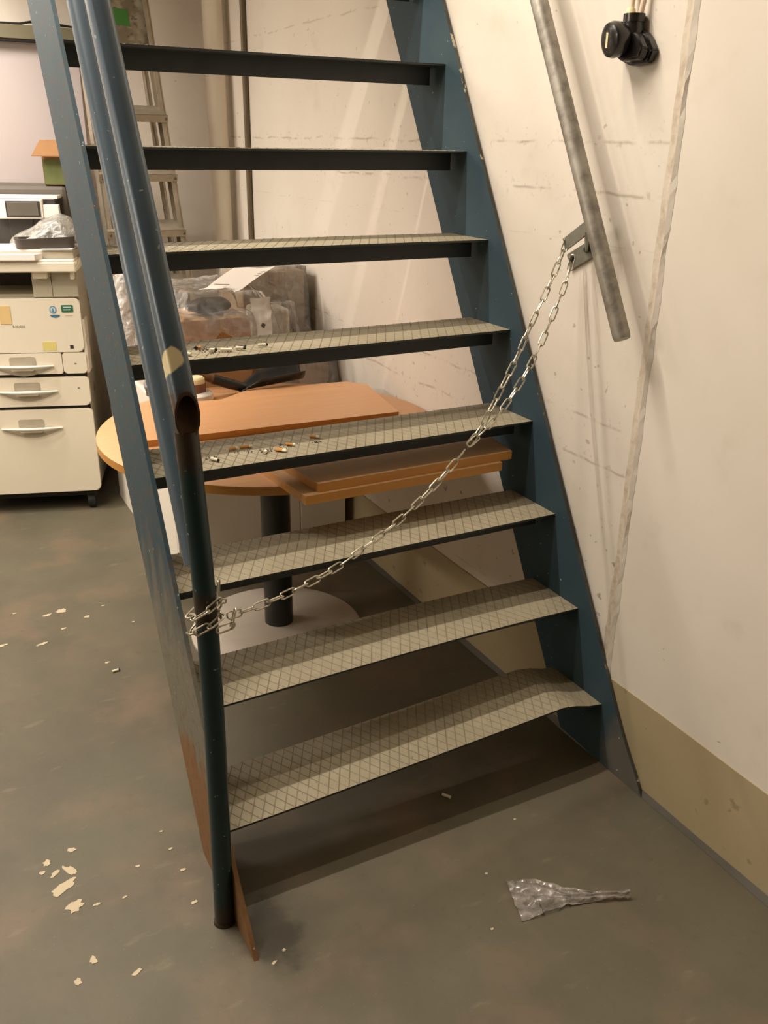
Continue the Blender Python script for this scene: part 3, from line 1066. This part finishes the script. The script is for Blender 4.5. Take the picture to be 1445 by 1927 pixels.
# lid with document feeder at the back, display on an arm
fd = cb('document_feeder', (W, .40, 1.162), (-.06, .60, 1.405), plain('feeder_grey', rgb(96, 90, 80), .6), bev=.02)
dsp = cb('display_housing', (-.34, .262, 1.272), (-.148, .300, 1.352), M_white, bev=.006)
cb('display_frame', (-.300, .2585, 1.280), (-.158, .2622, 1.345), M_frame, dsp, bev=.001)
cb('display', (-.293, .2565, 1.286), (-.166, .2590, 1.339), M_screen, dsp, bev=.001)
cb('display_arm', (-.30, .295, 1.165), (-.20, .36, 1.300), M_frame)
cb('key_panel', (-.148, .268, 1.275), (-.082, .305, 1.330), M_white, bev=.003)
for x in (W + .06, -.05):
    b = MB()
    b.lathe([(0, -.016), (.034, -.016), (.036, -.012), (.036, .012), (.034, .016), (0, .016)], Matrix.Translation((x, .055, .036)) @ Matrix.Rotation(R(90), 4, 'Y') , 24)
    b.box((x - .022, .04, .050), (x + .022, .085, .080), bev=.004)
    b.build('castor', M_rub, cp, local=True, smooth=True)
def cw(x, y, z):  # copier local to world
    return FR[cp.name] @ Vector((x, y, z))
MC = FR[cp.name]
M_paper = plain('white_paper', rgb(240, 232, 222), 0.7, 0, .03)
def sheet(name, pts, h, label, mat=None, cat='paper', sag=0.0):
    b = MB()
    b.prism([cw(*p) for p in pts], (0, 0, h))
    return tag(recenter(b.build(name, mat or M_paper)), label, cat)
sheet('paper_stack', [(-.55, -.045, 1.1345), (-.150, -.045, 1.1345), (-.128, .005, 1.1345), (-.55, .0, 1.1345)], .022, 'white paper stack on the front edge of the copier deck below the black tray')
sheet('paper_sheet', [(-.52, .02, 1.1625), (-.012, .02, 1.1625), (-.012, .25, 1.1625), (-.52, .25, 1.1625)], .008, 'large white sheet pile lying under the black tray on the copier')
# black tray lying aslant
_m = Mat('tray_plastic', rgb(78, 72, 66), 0.4); _m.mottle(6, .4, .7, rgb(64, 58, 52), .6); M_tray = _m.done()
t = thing('plastic_tray', 'dark grey curved plastic tray lying on papers on top of the copier', 'tray', cw(-.13, .09, 1.171))
MT = MC @ Matrix.Translation((-.130, .085, 1.171)) @ Matrix.Rotation(R(12), 4, 'Z')
b = MB()
out = rounded(-.115, .125, -.055, .065, .03, 0, 0, 5); inn = rounded(-.098, .108, -.040, .050, .022, 0, 0, 5)
O0 = [b.bm.verts.new(MT @ Vector((p[0] * .96, p[2] * .96, 0))) for p in out]; O1 = [b.bm.verts.new(MT @ Vector((p[0], p[2], .040 + .06 * max(0, p[0])))) for p in out]
I1 = [b.bm.verts.new(MT @ Vector((p[0], p[2], .040 + .06 * max(0, p[0])))) for p in inn]; I0 = [b.bm.verts.new(MT @ Vector((p[0] * .96, p[2] * .96, .006))) for p in inn]
n = len(out)
for k in range(n):
    k2 = (k + 1) % n
    b.face([O0[k], O0[k2], O1[k2], O1[k]]); b.face([O1[k], O1[k2], I1[k2], I1[k]]); b.face([I1[k], I1[k2], I0[k2], I0[k]])
b.face(O0[::-1]); b.face(I0)
b.build('shell', M_tray, t, smooth=True)
b = MB(); b.box((-.06, -.02, .0065), (.00, .015, .012), MT, bev=.002); b.build('insert', M_white, t)
sheet('paper_note', [(-.138, .005, 1.1710), (-.010, .0, 1.1710), (-.006, .03, 1.1710), (-.13, .03, 1.1710)], .0015, 'small white paper under the right end of the dark tray')
# crumpled clear bag
def mat_film(name, tint, opac, gloss=.12):
    m = bpy.data.materials.new(name); m.use_nodes = True
    nt = m.node_tree; nt.nodes.clear()
    out = nt.nodes.new('ShaderNodeOutputMaterial')
    tr = nt.nodes.new('ShaderNodeBsdfTransparent'); tr.inputs[0].default_value = (.97, .96, .94, 1)
    df = nt.nodes.new('ShaderNodeBsdfDiffuse'); df.inputs[0].default_value = tint
    gl = nt.nodes.new('ShaderNodeBsdfGlossy'); gl.inputs['Roughness'].default_value = gloss
    tex = nt.nodes.new('ShaderNodeTexCoord')
    nz = nt.nodes.new('ShaderNodeTexNoise'); nz.inputs['Scale'].default_value = 22; nz.inputs['Detail'].default_value = 4; nz.inputs['Distortion'].default_value = 1.2
    nt.links.new(tex.outputs['Object'], nz.inputs['Vector'])
    bp = nt.nodes.new('ShaderNodeBump'); bp.inputs['Strength'].default_value = .7; bp.inputs['Distance'].default_value = .012
    nt.links.new(nz.outputs['Fac'], bp.inputs['Height'])
    nt.links.new(bp.outputs[0], gl.inputs['Normal']); nt.links.new(bp.outputs[0], df.inputs['Normal'])
    mr_ = nt.nodes.new('ShaderNodeMapRange'); mr_.inputs['From Min'].default_value = .4; mr_.inputs['From Max'].default_value = .75
    mr_.inputs['To Min'].default_value = opac * .6; mr_.inputs['To Max'].default_value = min(1, opac * 1.9)
    nt.links.new(nz.outputs['Fac'], mr_.inputs['Value'])
    m1 = nt.nodes.new('ShaderNodeMixShader'); nt.links.new(mr_.outputs[0], m1.inputs[0])
    nt.links.new(tr.outputs[0], m1.inputs[1]); nt.links.new(df.outputs[0], m1.inputs[2])
    fr = nt.nodes.new('ShaderNodeFresnel'); fr.inputs['IOR'].default_value = 1.5
    nt.links.new(bp.outputs[0], fr.inputs['Normal'])
    ad = nt.nodes.new('ShaderNodeMath'); ad.operation = 'ADD'; ad.inputs[1].default_value = .05
    nt.links.new(fr.outputs[0], ad.inputs[0])
    m2 = nt.nodes.new('ShaderNodeMixShader'); nt.links.new(ad.outputs[0], m2.inputs[0])
    nt.links.new(m1.outputs[0], m2.inputs[1]); nt.links.new(gl.outputs[0], m2.inputs[2])
    nt.links.new(m2.outputs[0], out.inputs['Surface'])
    return m
M_film = mat_film('clear_film', (.86, .84, .80, 1), .17)
M_film2 = mat_film('milky_film', (.56, .54, .49, 1), .52, .3)
def crumple(p, f, a):
    q = Vector(p) * f
    return Vector((noise.noise(q), noise.noise(q + Vector((31, 7, 3))), noise.noise(q + Vector((5, 57, 13))))) * a
b = MB()
def bagf(u, v):
    x = -.275 + .30 * u; y = .10 + .22 * v
    h = .135 * math.sin(math.pi * min(1, max(0, u))) ** .7 * math.sin(math.pi * min(1, max(0, v))) ** .6 * (0.55 + .6 * u)
    p = Vector((x, y, 1.174 + h))
    p += crumple(p, 13, .022) + crumple(p, 34, .004)
    p.z = max(p.z, 1.173)
    return cw(*p)
b.grid(bagf, 34, 26)
o = b.build('plastic_bag', M_film2)
tag(recenter(o), 'crumpled clear plastic bag lying on the copier behind the dark tray', 'bag')
# cardboard box with open flap on the feeder
_m = Mat('cardboard', rgb(200, 158, 112), 0.8); _m.mottle(9, .4, .7, rgb(184, 140, 94), .7); _m.mottle(60, .55, .7, rgb(150, 108, 66), .3, vec=_m.scaled(1, 1, .1)); M_card = _m.done()
_m = Mat('green_print_card', rgb(98, 104, 58), 0.8); _m.mottle(14, .4, .7, rgb(84, 92, 48), .8); M_gcard = _m.done()
_m = Mat('brown_cardboard', rgb(156, 114, 72), 0.8); _m.mottle(9, .4, .7, rgb(140, 100, 60), .7); M_bcard = _m.done()
bx = thing('cardboard_box', 'small open cardboard box with green printed side on top of the copier', 'box', cw(-.04, .47, 1.405), R(-18))
def bb(name, lo, hi, mat, M=None):
    b = MB(); T = MC if M is None else MC @ M
    b.box(lo, hi, T); return b.build(name, mat, bx)
X0, X1, Y0, Y1, ZB, ZT_ = -.150, -.010, .40, .56, 1.4055, 1.585
b = MB()
for lo, hi in (((X0, Y0, ZB), (X1, Y0 + .004, ZT_)), ((X0, Y1 - .004, ZB), (X1, Y1, ZT_)), ((X0, Y0, ZB), (X0 + .004, Y1, ZT_)), ((X1 - .004, Y0, ZB), (X1, Y1, ZT_)), ((X0, Y0, ZB), (X1, Y1, ZB + .004))):
    b.box(lo, hi, MC)
b.build('carton', M_bcard, bx)
bb('green_print', (X0 + .002, Y0 - .0012, ZB + .003), (X1 - .001, Y0 + .0005, ZT_ - .075), M_gcard)
def flap(p0, p1, d):
    b = MB(); b.prism([cw(*p0), cw(*p1), cw(*(Vector(p1) + Vector(d))), cw(*(Vector(p0) + Vector(d)))], (0, 0, .004)); return b.build('flap', M_bcard, bx)
flap((X0, Y0, ZT_), (X1, Y0, ZT_), (-.034, -.040, -.062))
flap((X0, Y1, ZT_), (X1, Y1, ZT_), (0, .055, -.05))
flap((X1, Y0 + .005, ZT_), (X1, Y1 - .005, ZT_), (.02, 0, -.05))
sheet('paper_pile', [(-.36, .305, 1.3530), (-.09, .305, 1.3530), (-.085, .395, 1.3530), (-.36, .395, 1.3530)], .012, 'white papers lying on top of the display housing of the copier')
cb('paper_support', (-.36, .30, 1.162), (-.10, .39, 1.353), M_frame)

# ------------------------------------------------------------------ round table and boards
def mat_wood(name, a, c):
    m = Mat(name, a, 0.38)
    g = m.noise(6, 6, .6, vec=m.scaled(1.2, 14, 14), dist=.3)
    m.mix(m.math('MULTIPLY', m.ramp(g, .35, .7), .45), c)
    m.mottle(2, .4, .7, c, .3)
    return m.done()
M_top = mat_wood('beech_veneer', rgb(226, 172, 124), rgb(214, 156, 106))
M_topd = mat_wood('beech_edge', rgb(200, 142, 66), rgb(182, 124, 54))
_m = Mat('dusty_veneer', rgb(196, 154, 108), .6); _m.mottle(3, .35, .7, rgb(176, 144, 104), .9); M_board = _m.done()
M_colm = plain('black_column', rgb(34, 35, 34), 0.35)
M_disc = plain('grey_foot_plate', rgb(190, 180, 166), 0.45)
TC = Vector((-.533, 1.062, 0)); TR, TZ = .545, .757
tb = thing('round_table', 'round orange wood table on black column behind the stairs', 'table', TC)
b = MB()
b.lathe([(0, TZ), (TR - .003, TZ), (TR, TZ - .002)], Matrix.Translation(TC), 96, 0)
b.lathe([(TR, TZ - .002), (TR, TZ - .026), (TR - .003, TZ - .028), (0, TZ - .028)], Matrix.Translation(TC), 96, 1)
b.build('table_top', [M_top, M_topd], tb, smooth=True)
CC = Vector((-.520, 1.095, 0))
MB().lathe([(0, .012), (.050, .012), (.050, TZ - .030), (0, TZ - .030)], Matrix.Translation(CC), 40).build('column', M_colm, tb, smooth=True)
MB().lathe([(0, .0005), (.300, .0005), (.300, .010), (.292, .016), (.052, .022), (0, .022)], Matrix.Translation(CC + Vector((-.015, -.02, 0))), 80).build('foot_plate', M_disc, tb, smooth=True)
for k in range(4):
    a = R(45 + 90 * k)
    p = CC + Vector((.16 * math.cos(a), .16 * math.sin(a), 0)); q = CC + Vector((.05 * math.cos(a), .05 * math.sin(a), 0))
    MB().tube([q + Vector((0, 0, TZ - .05)), p + Vector((0, 0, TZ - .036))], .012, 8).build('support_arm', M_colm, tb)
def slab(name, pts, z, h, label, top=M_top, edge=M_topd):
    b = MB()
    A = [b.bm.verts.new((x, y, z)) for x, y in pts]; B = [b.bm.verts.new((x, y, z + h)) for x, y in pts]
    n = len(pts)
    b.face(A[::-1], 1); b.face(B, 0)
    for i in range(n):
        b.face([A[i], A[(i + 1) % n], B[(i + 1) % n], B[i]], 1)
    return tag(recenter(b.build(name, [top, edge])), label, 'board')
Z2 = TZ + .0006
slab('wooden_board', [(-.960, 1.017), (-.120, .970), (-.052, 1.335), (-.105, 1.405), (-.30, 1.425), (-.50, 1.43), (-.60, 1.36), (-.89, 1.40)], Z2, .020, 'long orange wood board lying flat on the round table')
slab('wooden_board', [(-.708, .392), (-.108, .392), (-.075, .600), (-.30, .80), (-.735, .82)], Z2, .024, 'lower of two dusty wood boards stacked under the stair at the table front', M_board)
slab('wooden_board', [(-.668, .402), (-.068, .404), (-.045, .560), (-.20, .74), (-.700, .74)], Z2 + .0246, .024, 'upper of two dusty wood boards stacked under the stair at the table front', M_board)

# ------------------------------------------------------------------ white cabinet behind the table
M_cab = plain('white_cabinet', rgb(236, 229, 216), 0.5, 0, .05, 4)
cbt = thing('cabinet', 'low white two-door cabinet standing behind the round table', 'cabinet', (-.375, 2.05, 0))
CX0, CX1, CY0, CY1, CZ = -.742, -.030, 1.560, 2.60, .690
MB().box((CX0, CY0 + .018, .0), (CX1, CY1, CZ), bev=.003).build('body', M_cab, cbt)
for xa, xb in ((CX0 + .001, -.236), (-.233, CX1 - .001)):
    dd = MB().box((xa, CY0, .03), (xb, CY0 + .0175, CZ - .004), bev=.003).build('door', M_cab, cbt)
    kx = xa + .03
    MB().lathe([(0, .022), (.012, .020), (.015, .012), (.008, .006), (.007, 0)], Matrix.Translation((kx, CY0, .34)) @ Matrix.Rotation(R(90), 4, 'X'), 16).build('knob', M_white, dd, smooth=True)

# ------------------------------------------------------------------ goods wrapped in film on the cabinet
_m = Mat('grey_brown_carton', rgb(186, 164, 136), .8); _m.mottle(6, .4, .7, rgb(168, 146, 118), .7); M_card2 = _m.done()
_m = Mat('styrofoam', rgb(226, 220, 206), .8); _m.mottle(60, .4, .7, rgb(206, 198, 182), .5); M_foam = _m.done()
def carton(lo, hi, label, mat, rz=0, tape=True, name='carton'):
    c = ((lo[0] + hi[0]) / 2, (lo[1] + hi[1]) / 2, lo[2])
    t = thing(name, label, 'box', c, rz)
    hx_, hy_, h = (hi[0] - lo[0]) / 2, (hi[1] - lo[1]) / 2, hi[2] - lo[2]
    MB().box((-hx_, -hy_, 0), (hx_, hy_, h), bev=.004).build('body', mat, t, local=True)
    if tape:
        b = MB(); b.box((-.024, -hy_ - .0008, h - .06), (.024, -hy_ + .001, h - .003)); b.box((-.024, -hy_ + .002, h - .0005), (.024, hy_ - .002, h + .0008))
        b.build('tape', plain('parcel_tape', rgb(170, 132, 84), .3), t, local=True)
    return t
ZC = CZ + .0005
carton((-.360, 1.735, ZC), (-.022, 2.14, .850), 'brown carton at the bottom right of the film-wrapped pile', M_card)
carton((-.300, 1.955, .8508), (-.030, 2.22, 1.112), 'tall grey-brown carton on top of the bottom right carton inside the film', M_card2)
carton((-.670, 1.640, ZC), (-.385, 1.900, 1.000), 'brown carton at the left of the film-wrapped pile beneath the black item', M_card)
t = thing('foam_block', 'white foam packing block in front of the tall carton under the film', 'foam', (-.235, 1.83, .8508))
MB().box((-.300, 1.775, .8508), (-.170, 1.94, .995), bev=.016, seg=3).build('block', M_foam, t)
b = MB()
def lump(u, v):
    th, ph = 2 * math.pi * u, math.pi * v
    p = Vector((-.515 + .085 * math.cos(th) * math.sin(ph), 1.74 + .045 * math.sin(th) * math.sin(ph), 1.032 + .031 * math.cos(ph)))
    p += crumple(p, 22, .010)
    p.z = max(p.z, 1.0012)
    return p
b.grid(lump, 28, 14)
tag(recenter(b.build('black_bundle', plain('black_fabric', rgb(48, 44, 42), .5), smooth=True)), 'black bundle lying on the left brown carton under the film', 'bundle')
# the film itself, draped over everything
def hfield(x, y):
    h = ZC
    def bump_(x0, x1, y0, y1, z, s=.05):
        nonlocal h
        dx = max(x0 - x, 0, x - x1); dy = max(y0 - y, 0, y - y1)
        d = math.hypot(dx, dy)
        k = max(0, 1 - d / s)
        h = max(h, ZC + (z - ZC) * (k * k * (3 - 2 * k)))
    bump_(-.36, -.02, 1.73, 2.16, .862, .05)
    bump_(-.30, -.03, 1.94, 2.23, 1.120, .035)
    bump_(-.31, -.16, 1.76, 1.95, 1.008, .05)
    bump_(-.67, -.385, 1.63, 1.90, 1.012, .07)
    bump_(-.60, -.43, 1.70, 1.80, 1.076, .08)
    bump_(-.60, -.30, 1.75, 2.20, 1.06, .16)
    return h
# delivery paper lying over the film
b = MB()
PQ = [Vector((-.540, 1.765, 1.070)), Vector((-.400, 1.765, 1.060)), Vector((-.165, 1.93, 1.125)), Vector((-.325, 1.95, 1.140))]
def papf(u, v):
    p = PQ[0].lerp(PQ[1], u).lerp(PQ[3].lerp(PQ[2], u), v)
    p.z = max(p.z + .006 * math.sin(math.pi * v), hfield(p.x, p.y) + .012) + .012 * u ** 4 * v
    return p
b.grid(papf, 10, 10)
dn = thing('delivery_note', 'white delivery paper lying on top of the film-wrapped pile', 'paper', (-.37, 1.86, 1.12))
b.build('sheet', M_paper, dn, thick=.0012)
b = MB()
for r_, (v0, u0, u1) in enumerate(((.12, .55, .95), (.16, .55, .9), (.30, .1, .5), (.62, .82, .95), (.70, .82, .95), (.78, .82, .95))):
    def ln(u, v, v0=v0, u0=u0, u1=u1):
        p = papf(u0 + (u1 - u0) * u, v0 + .014 * v); p.z += .0012; return p
    b.grid(ln, 4, 1)
b.build('print_line', M_mark, dn)
def filmf(u, v):
    # v from front foot to the back
    x = -.740 + .745 * u
    y = 1.605 + (2.22 - 1.605) * v
    z = hfield(x, y) + .012
    p = Vector((x, y, z))
    k = crumple(p, 11, .009) + crumple(p, 30, .005)
    k.x *= .6
    p += k
    p.z = max(p.z, hfield(min(max(p.x, -.76), .0), p.y) + .003)
    p.x = min(p.x, .004)
    return p
b = MB(); b.grid(filmf, 110, 90)
for f in b.bm.faces: f.smooth = True
o = b.build('wrapping_film', M_film)
pb = MB()
def stripf(u, v):
    p = Vector((-.372 + .075 * u - .02 * v, 1.655 - .055 * v, 1.062 - .135 * v))
    p += crumple(p, 30, .010)
    p.y = min(p.y, 1.66)
    return p
pb.grid(stripf, 14, 20)
_sm = Mat('white_bag_plastic', rgb(206, 200, 192), .3)
_sm.spot((0, 0, .045), .016, rgb(60, 54, 52), 60, .6); _sm.spot((.01, -.03, .085), .014, rgb(60, 54, 52), 60, .6)
tag(recenter(pb.build('printed_bag', _sm.done(), smooth=True)), 'small white plastic bag with dark print hanging on the front of the film', 'bag')
tag(recenter(o), 'crinkled clear film draped over the pile of cartons on the white cabinet', 'film')
# white crumpled bag and propped card at the left end of the pile
b = MB()
def lbag(u, v):
    th = 2 * math.pi * u
    z = .692 + .40 * v
    k = (1 - .55 * v ** 2) * (1 if v < .98 else .2)
    p = Vector((-.700 + .060 * k * math.cos(th), 2.30 + .07 * k * math.sin(th), z))
    p += crumple(p, 14, .014) + crumple(p, 40, .005)
    p.z = max(p.z, .692)
    return p
b.grid(lbag, 34, 26)
o = b.build('white_bag', mat_film('white_bag_film', (.82, .78, .74, 1), .62))
tag(recenter(o), 'crumpled whitish plastic bag standing between the two blue rails', 'bag')
b = MB(); b.prism([(-.735, 2.43, .692), (-.640, 2.43, .692), (-.650, 2.45, .98), (-.700, 2.46, 1.10), (-.735, 2.46, 1.09)], (0, .005, 0))
tag(recenter(b.build('cardboard_piece', M_card)), 'torn brown cardboard piece propped behind the whitish bag', 'cardboard')

# ------------------------------------------------------------------ shovel, tins on the table
_m = Mat('worn_wood_handle', rgb(122, 88, 58), .6); _m.mottle(20, .4, .7, rgb(96, 66, 42), .7, vec=_m.scaled(4, 1, 4)); M_hand = _m.done()
_m = Mat('dark_blade', rgb(62, 62, 62), .35, .5); _m.mottle(10, .45, .7, rgb(46, 44, 42), .7); M_blade = _m.done()
sh = thing('hand_shovel', 'short shovel with dark metal blade and wooden handle on the table', 'shovel', (-.35, 1.53, TZ))
b = MB()
def blade(u, v):
    w = .030 + .030 * min(1, u * 2.2) - .006 * u
    s = (v - .5) * 2
    ax0, ax1 = Vector((-.500, 1.478, .762)), Vector((-.245, 1.492, .778))
    p = ax0.lerp(ax1, u)
    p += Vector((.15, .99, 0)) * (s * w)
    p.z += .040 * s * s * min(1, u * 3) + .006
    if s > 0: p.z += .020 * s * u
    return p
b.grid(blade, 18, 12)
b.build('blade', M_blade, sh, thick=.003, smooth=True)
b = MB(); b.tube([(-.475, 1.480, .776), (-.53, 1.483, .795), (-.590, 1.487, .818)], [.016, .019, .019], 14); b.build('socket', M_colm, sh, smooth=True)
b = MB(); b.tube([(-.585, 1.487, .816), (-.62, 1.490, .832), (-.665, 1.495, .847), (-.74, 1.50, .858)], [.017, .018, .019, .017], 14); b.build('handle', M_hand, sh, smooth=True)
M_brown = plain('brown_paint', rgb(120, 78, 58), .5)
tn = thing('paint_tin', 'white round pot with brown band on the table beside the shovel handle', 'pot', (-.675, 1.425, TZ))
Tt = Matrix.Translation((-.668, 1.440, TZ + .0006))
tn.location = (-.668, 1.440, TZ); FR[tn.name] = Matrix.Translation(tn.location)
MB().lathe([(0, 0), (.052, 0), (.060, .010), (.058, .028), (.048, .036), (0, .036)], Tt, 36).build('bowl', M_white, tn, smooth=True)
MB().lathe([(0, .0362), (.034, .0362), (.036, .066), (0, .066)], Tt, 30).build('band', M_brown, tn, smooth=True)
MB().lathe([(0, .0662), (.033, .0662), (.032, .082), (.026, .088), (0, .088)], Tt, 30).build('lid', M_cream, tn, smooth=True)
# crumpled foil seen between the rails
_m = Mat('foil', rgb(150, 148, 148), .3, .4); _m.mottle(40, .4, .6, rgb(86, 84, 88), .9); M_foil = _m.done()
b = MB()
def foil(u, v):
    th, ph = 2 * math.pi * u, math.pi * v
    p = Vector((-.785 + .030 * math.cos(th) * math.sin(ph), 1.555 + .022 * math.sin(th) * math.sin(ph), TZ + .037 + .036 * math.cos(ph)))
    p += crumple(p, 45, .012)
    p.z = max(p.z, TZ + .0015)
    return p
b.grid(foil, 24, 14)

tag(recenter(b.build('foil_ball', M_foil)), 'crumpled grey foil on the table edge between the two blue rails', 'foil')
# ------------------------------------------------------------------ cigarette ends and litter
M_wpaper = plain('cigarette_paper', rgb(232, 224, 200), .8, 0, .04, 200)
M_cork = plain('cork_filter', rgb(198, 138, 66), .7, 0, .2, 300)
M_ash = plain('ash', rgb(44, 40, 36), .9, 0, .2, 300)
def butt(name, loc, ang, lw, lf, rad, burnt, label, group, squash=1.0, lab_only=None):
    t = thing(name, label, 'cigarette end', loc, ang, group)
    zc = rad * squash
    S_ = Matrix.Translation((0, 0, zc)) @ Matrix.Diagonal((1, 1 / max(.6, squash), squash, 1))
    L = lw + lf
    def seg(nm, x0, x1, mat):
        b = MB()
        n = 5
        b.tube([(x0 + (x1 - x0) * k / n, .0006 * math.sin(k * 2.1 + x0 * 400), 0) for k in range(n + 1)], [rad * (1 + .06 * math.sin(k * 1.7)) for k in range(n + 1)], 12)
        b.bm.transform(S_)
        b.build(nm, mat, t, local=True, smooth=True)
    x = -L / 2
    if lf: seg('filter', x, x + lf, M_cork); x += lf
    if lw: seg('paper', x, x + lw, M_wpaper); x += lw
    if burnt: seg('burnt_tip', x, x + .003, M_ash)
    return t
z5, z4 = tz(5) + .0014, tz(4) + .0014
G5, G4 = 'cigarette ends on the fifth tread', 'cigarette ends on the fourth tread'
RAD = .0040
butt('cigarette_butt', (-.925, .584, z5), R(-60), .011, 0, RAD, False, 'tiny white cigarette end nearest the handrail on the upper littered tread', G5)
butt('cigarette_butt', (-.882, .650, z5), R(200), 0, .012, RAD, True, 'brown burnt cigarette end at the back of the upper littered tread', G5, .8)
butt('cigarette_butt', (-.860, .607, z5), R(-15), .012, 0, RAD, True, 'short white cigarette end with burnt tip left of the longest white one', G5)
butt('cigarette_butt', (-.828, .594, z5), R(-22), .028, 0, RAD, False, 'longest white cigarette end on the upper littered tread', G5)
butt('cigarette_butt', (-.791, .600, z5), R(-25), .018, 0, RAD, True, 'white cigarette end just right of the longest white one, upper tread', G5)
butt('cigarette_butt', (-.728, .612, z5), R(-8), .020, 0, RAD, True, 'white cigarette end farthest right on the upper littered tread', G5)
butt('cigarette_butt', (-.916, .462, z4), R(-60), .022, 0, RAD, True, 'white cigarette end alone at the left on the lower littered tread', G4)
butt('cigarette_butt', (-.850, .520, z4), R(10), .003, .018, RAD, False, 'orange cigarette end touching the long orange one, lower tread', G4)
butt('cigarette_butt', (-.815, .521, z4), R(-4), .007, .024, RAD, False, 'long orange cigarette end with white tip on the lower littered tread', G4)
butt('cigarette_butt', (-.785, .462, z4), R(50), .014, 0, RAD, True, 'short grey-white cigarette end with ash in middle of the lower littered tread', G4)
butt('cigarette_butt', (-.743, .461, z4), R(-45), .008, .020, .0056, False, 'fat squashed orange cigarette end on the lower littered tread', G4, .7)
butt('cigarette_butt', (-.706, .490, z4), R(-40), .004, .018, RAD, False, 'orange cigarette end just behind and right of the fat squashed one', G4)
butt('cigarette_butt', (-.624, .523, z4), R(-35), .007, .016, RAD, False, 'orange cigarette end farthest right on the lower littered tread', G4)
butt('cigarette_butt', (-.463, .052, .0005), R(-55), .024, 0, RAD, False, 'white cigarette end on the floor in shadow below the bottom tread', None)
butt('cigarette_butt', (-1.109, 1.052, .0005), R(10), .022, 0, RAD, True, 'white cigarette end on the open floor left of the staircase', None)
rnd = random.Random(11)
for nm, zt, spots, lab in (('cigarette_ash', z5 - .0012, [(-.87, .64, .03), (-.85, .60, .03), (-.77, .64, .01)], 'dark ash crumbs around the white cigarette ends on the upper tread'),
                           ('cigarette_ash', z4 - .0012, [(-.83, .50, .035), (-.77, .48, .03), (-.72, .50, .025), (-.92, .485, .025), (-.63, .49, .012)], 'dark ash crumbs around the orange cigarette ends on the lower tread')):
    b = MB()
    for cx, cy, s in spots:
        for k in range(26):
            x, y, r = rnd.gauss(cx, s * .6), rnd.gauss(cy, s * .4), rnd.uniform(.0008, .0022)
            b.prism([(p[0], p[1], zt) for p in blob(x, y, r, r * .7, rnd.uniform(0, 3), rnd.randint(0, 999), 7, .4)], (0, 0, .0014))
    tag(recenter(b.build(nm, M_ash)), lab, 'ash', kind='stuff')
# torn film on the floor, twisted into a tail
b = MB()
def scrap(u, v):
    ctr = [Vector((-.512, -.318, 0)), Vector((-.455, -.335, 0)), Vector((-.398, -.366, 0)), Vector((-.340, -.396, 0)), Vector((-.268, -.434, 0))]
    hw = [.060, .052, .026, .013, .006]
    k = u * 4; i = min(3, int(k)); f = k - i
    c = ctr[i].lerp(ctr[i + 1], f); hwid = hw[i] + (hw[i + 1] - hw[i]) * f
    d = (ctr[min(i + 1, 4)] - ctr[i]).normalized()
    nrm = Vector((-d.y, d.x, 0))
    if i == 0: nrm = (nrm * f + Vector((.30, .95, 0)).normalized() * (1 - f)).normalized()
    s = v * 2 - 1
    p = c + nrm * (s * hwid)
    fold = abs(math.sin(v * 9 + u * 5)) * .008 * (1 - .3 * u)
    p.z = .002 + fold + .020 * u * u * (1 - s * s) + .004 * noise.noise(p * 60)
    p += crumple(p, 60, .003)
    p.z = max(.0012, p.z)
    return p
b.grid(scrap, 60, 30)
for f in b.bm.faces: f.smooth = True
o = b.build('film_scrap', mat_film('scrap_film', (.62, .56, .52, 1), .34, .08))
tag(recenter(o), 'torn clear plastic film with a twisted tail on the floor at right', 'plastic film')
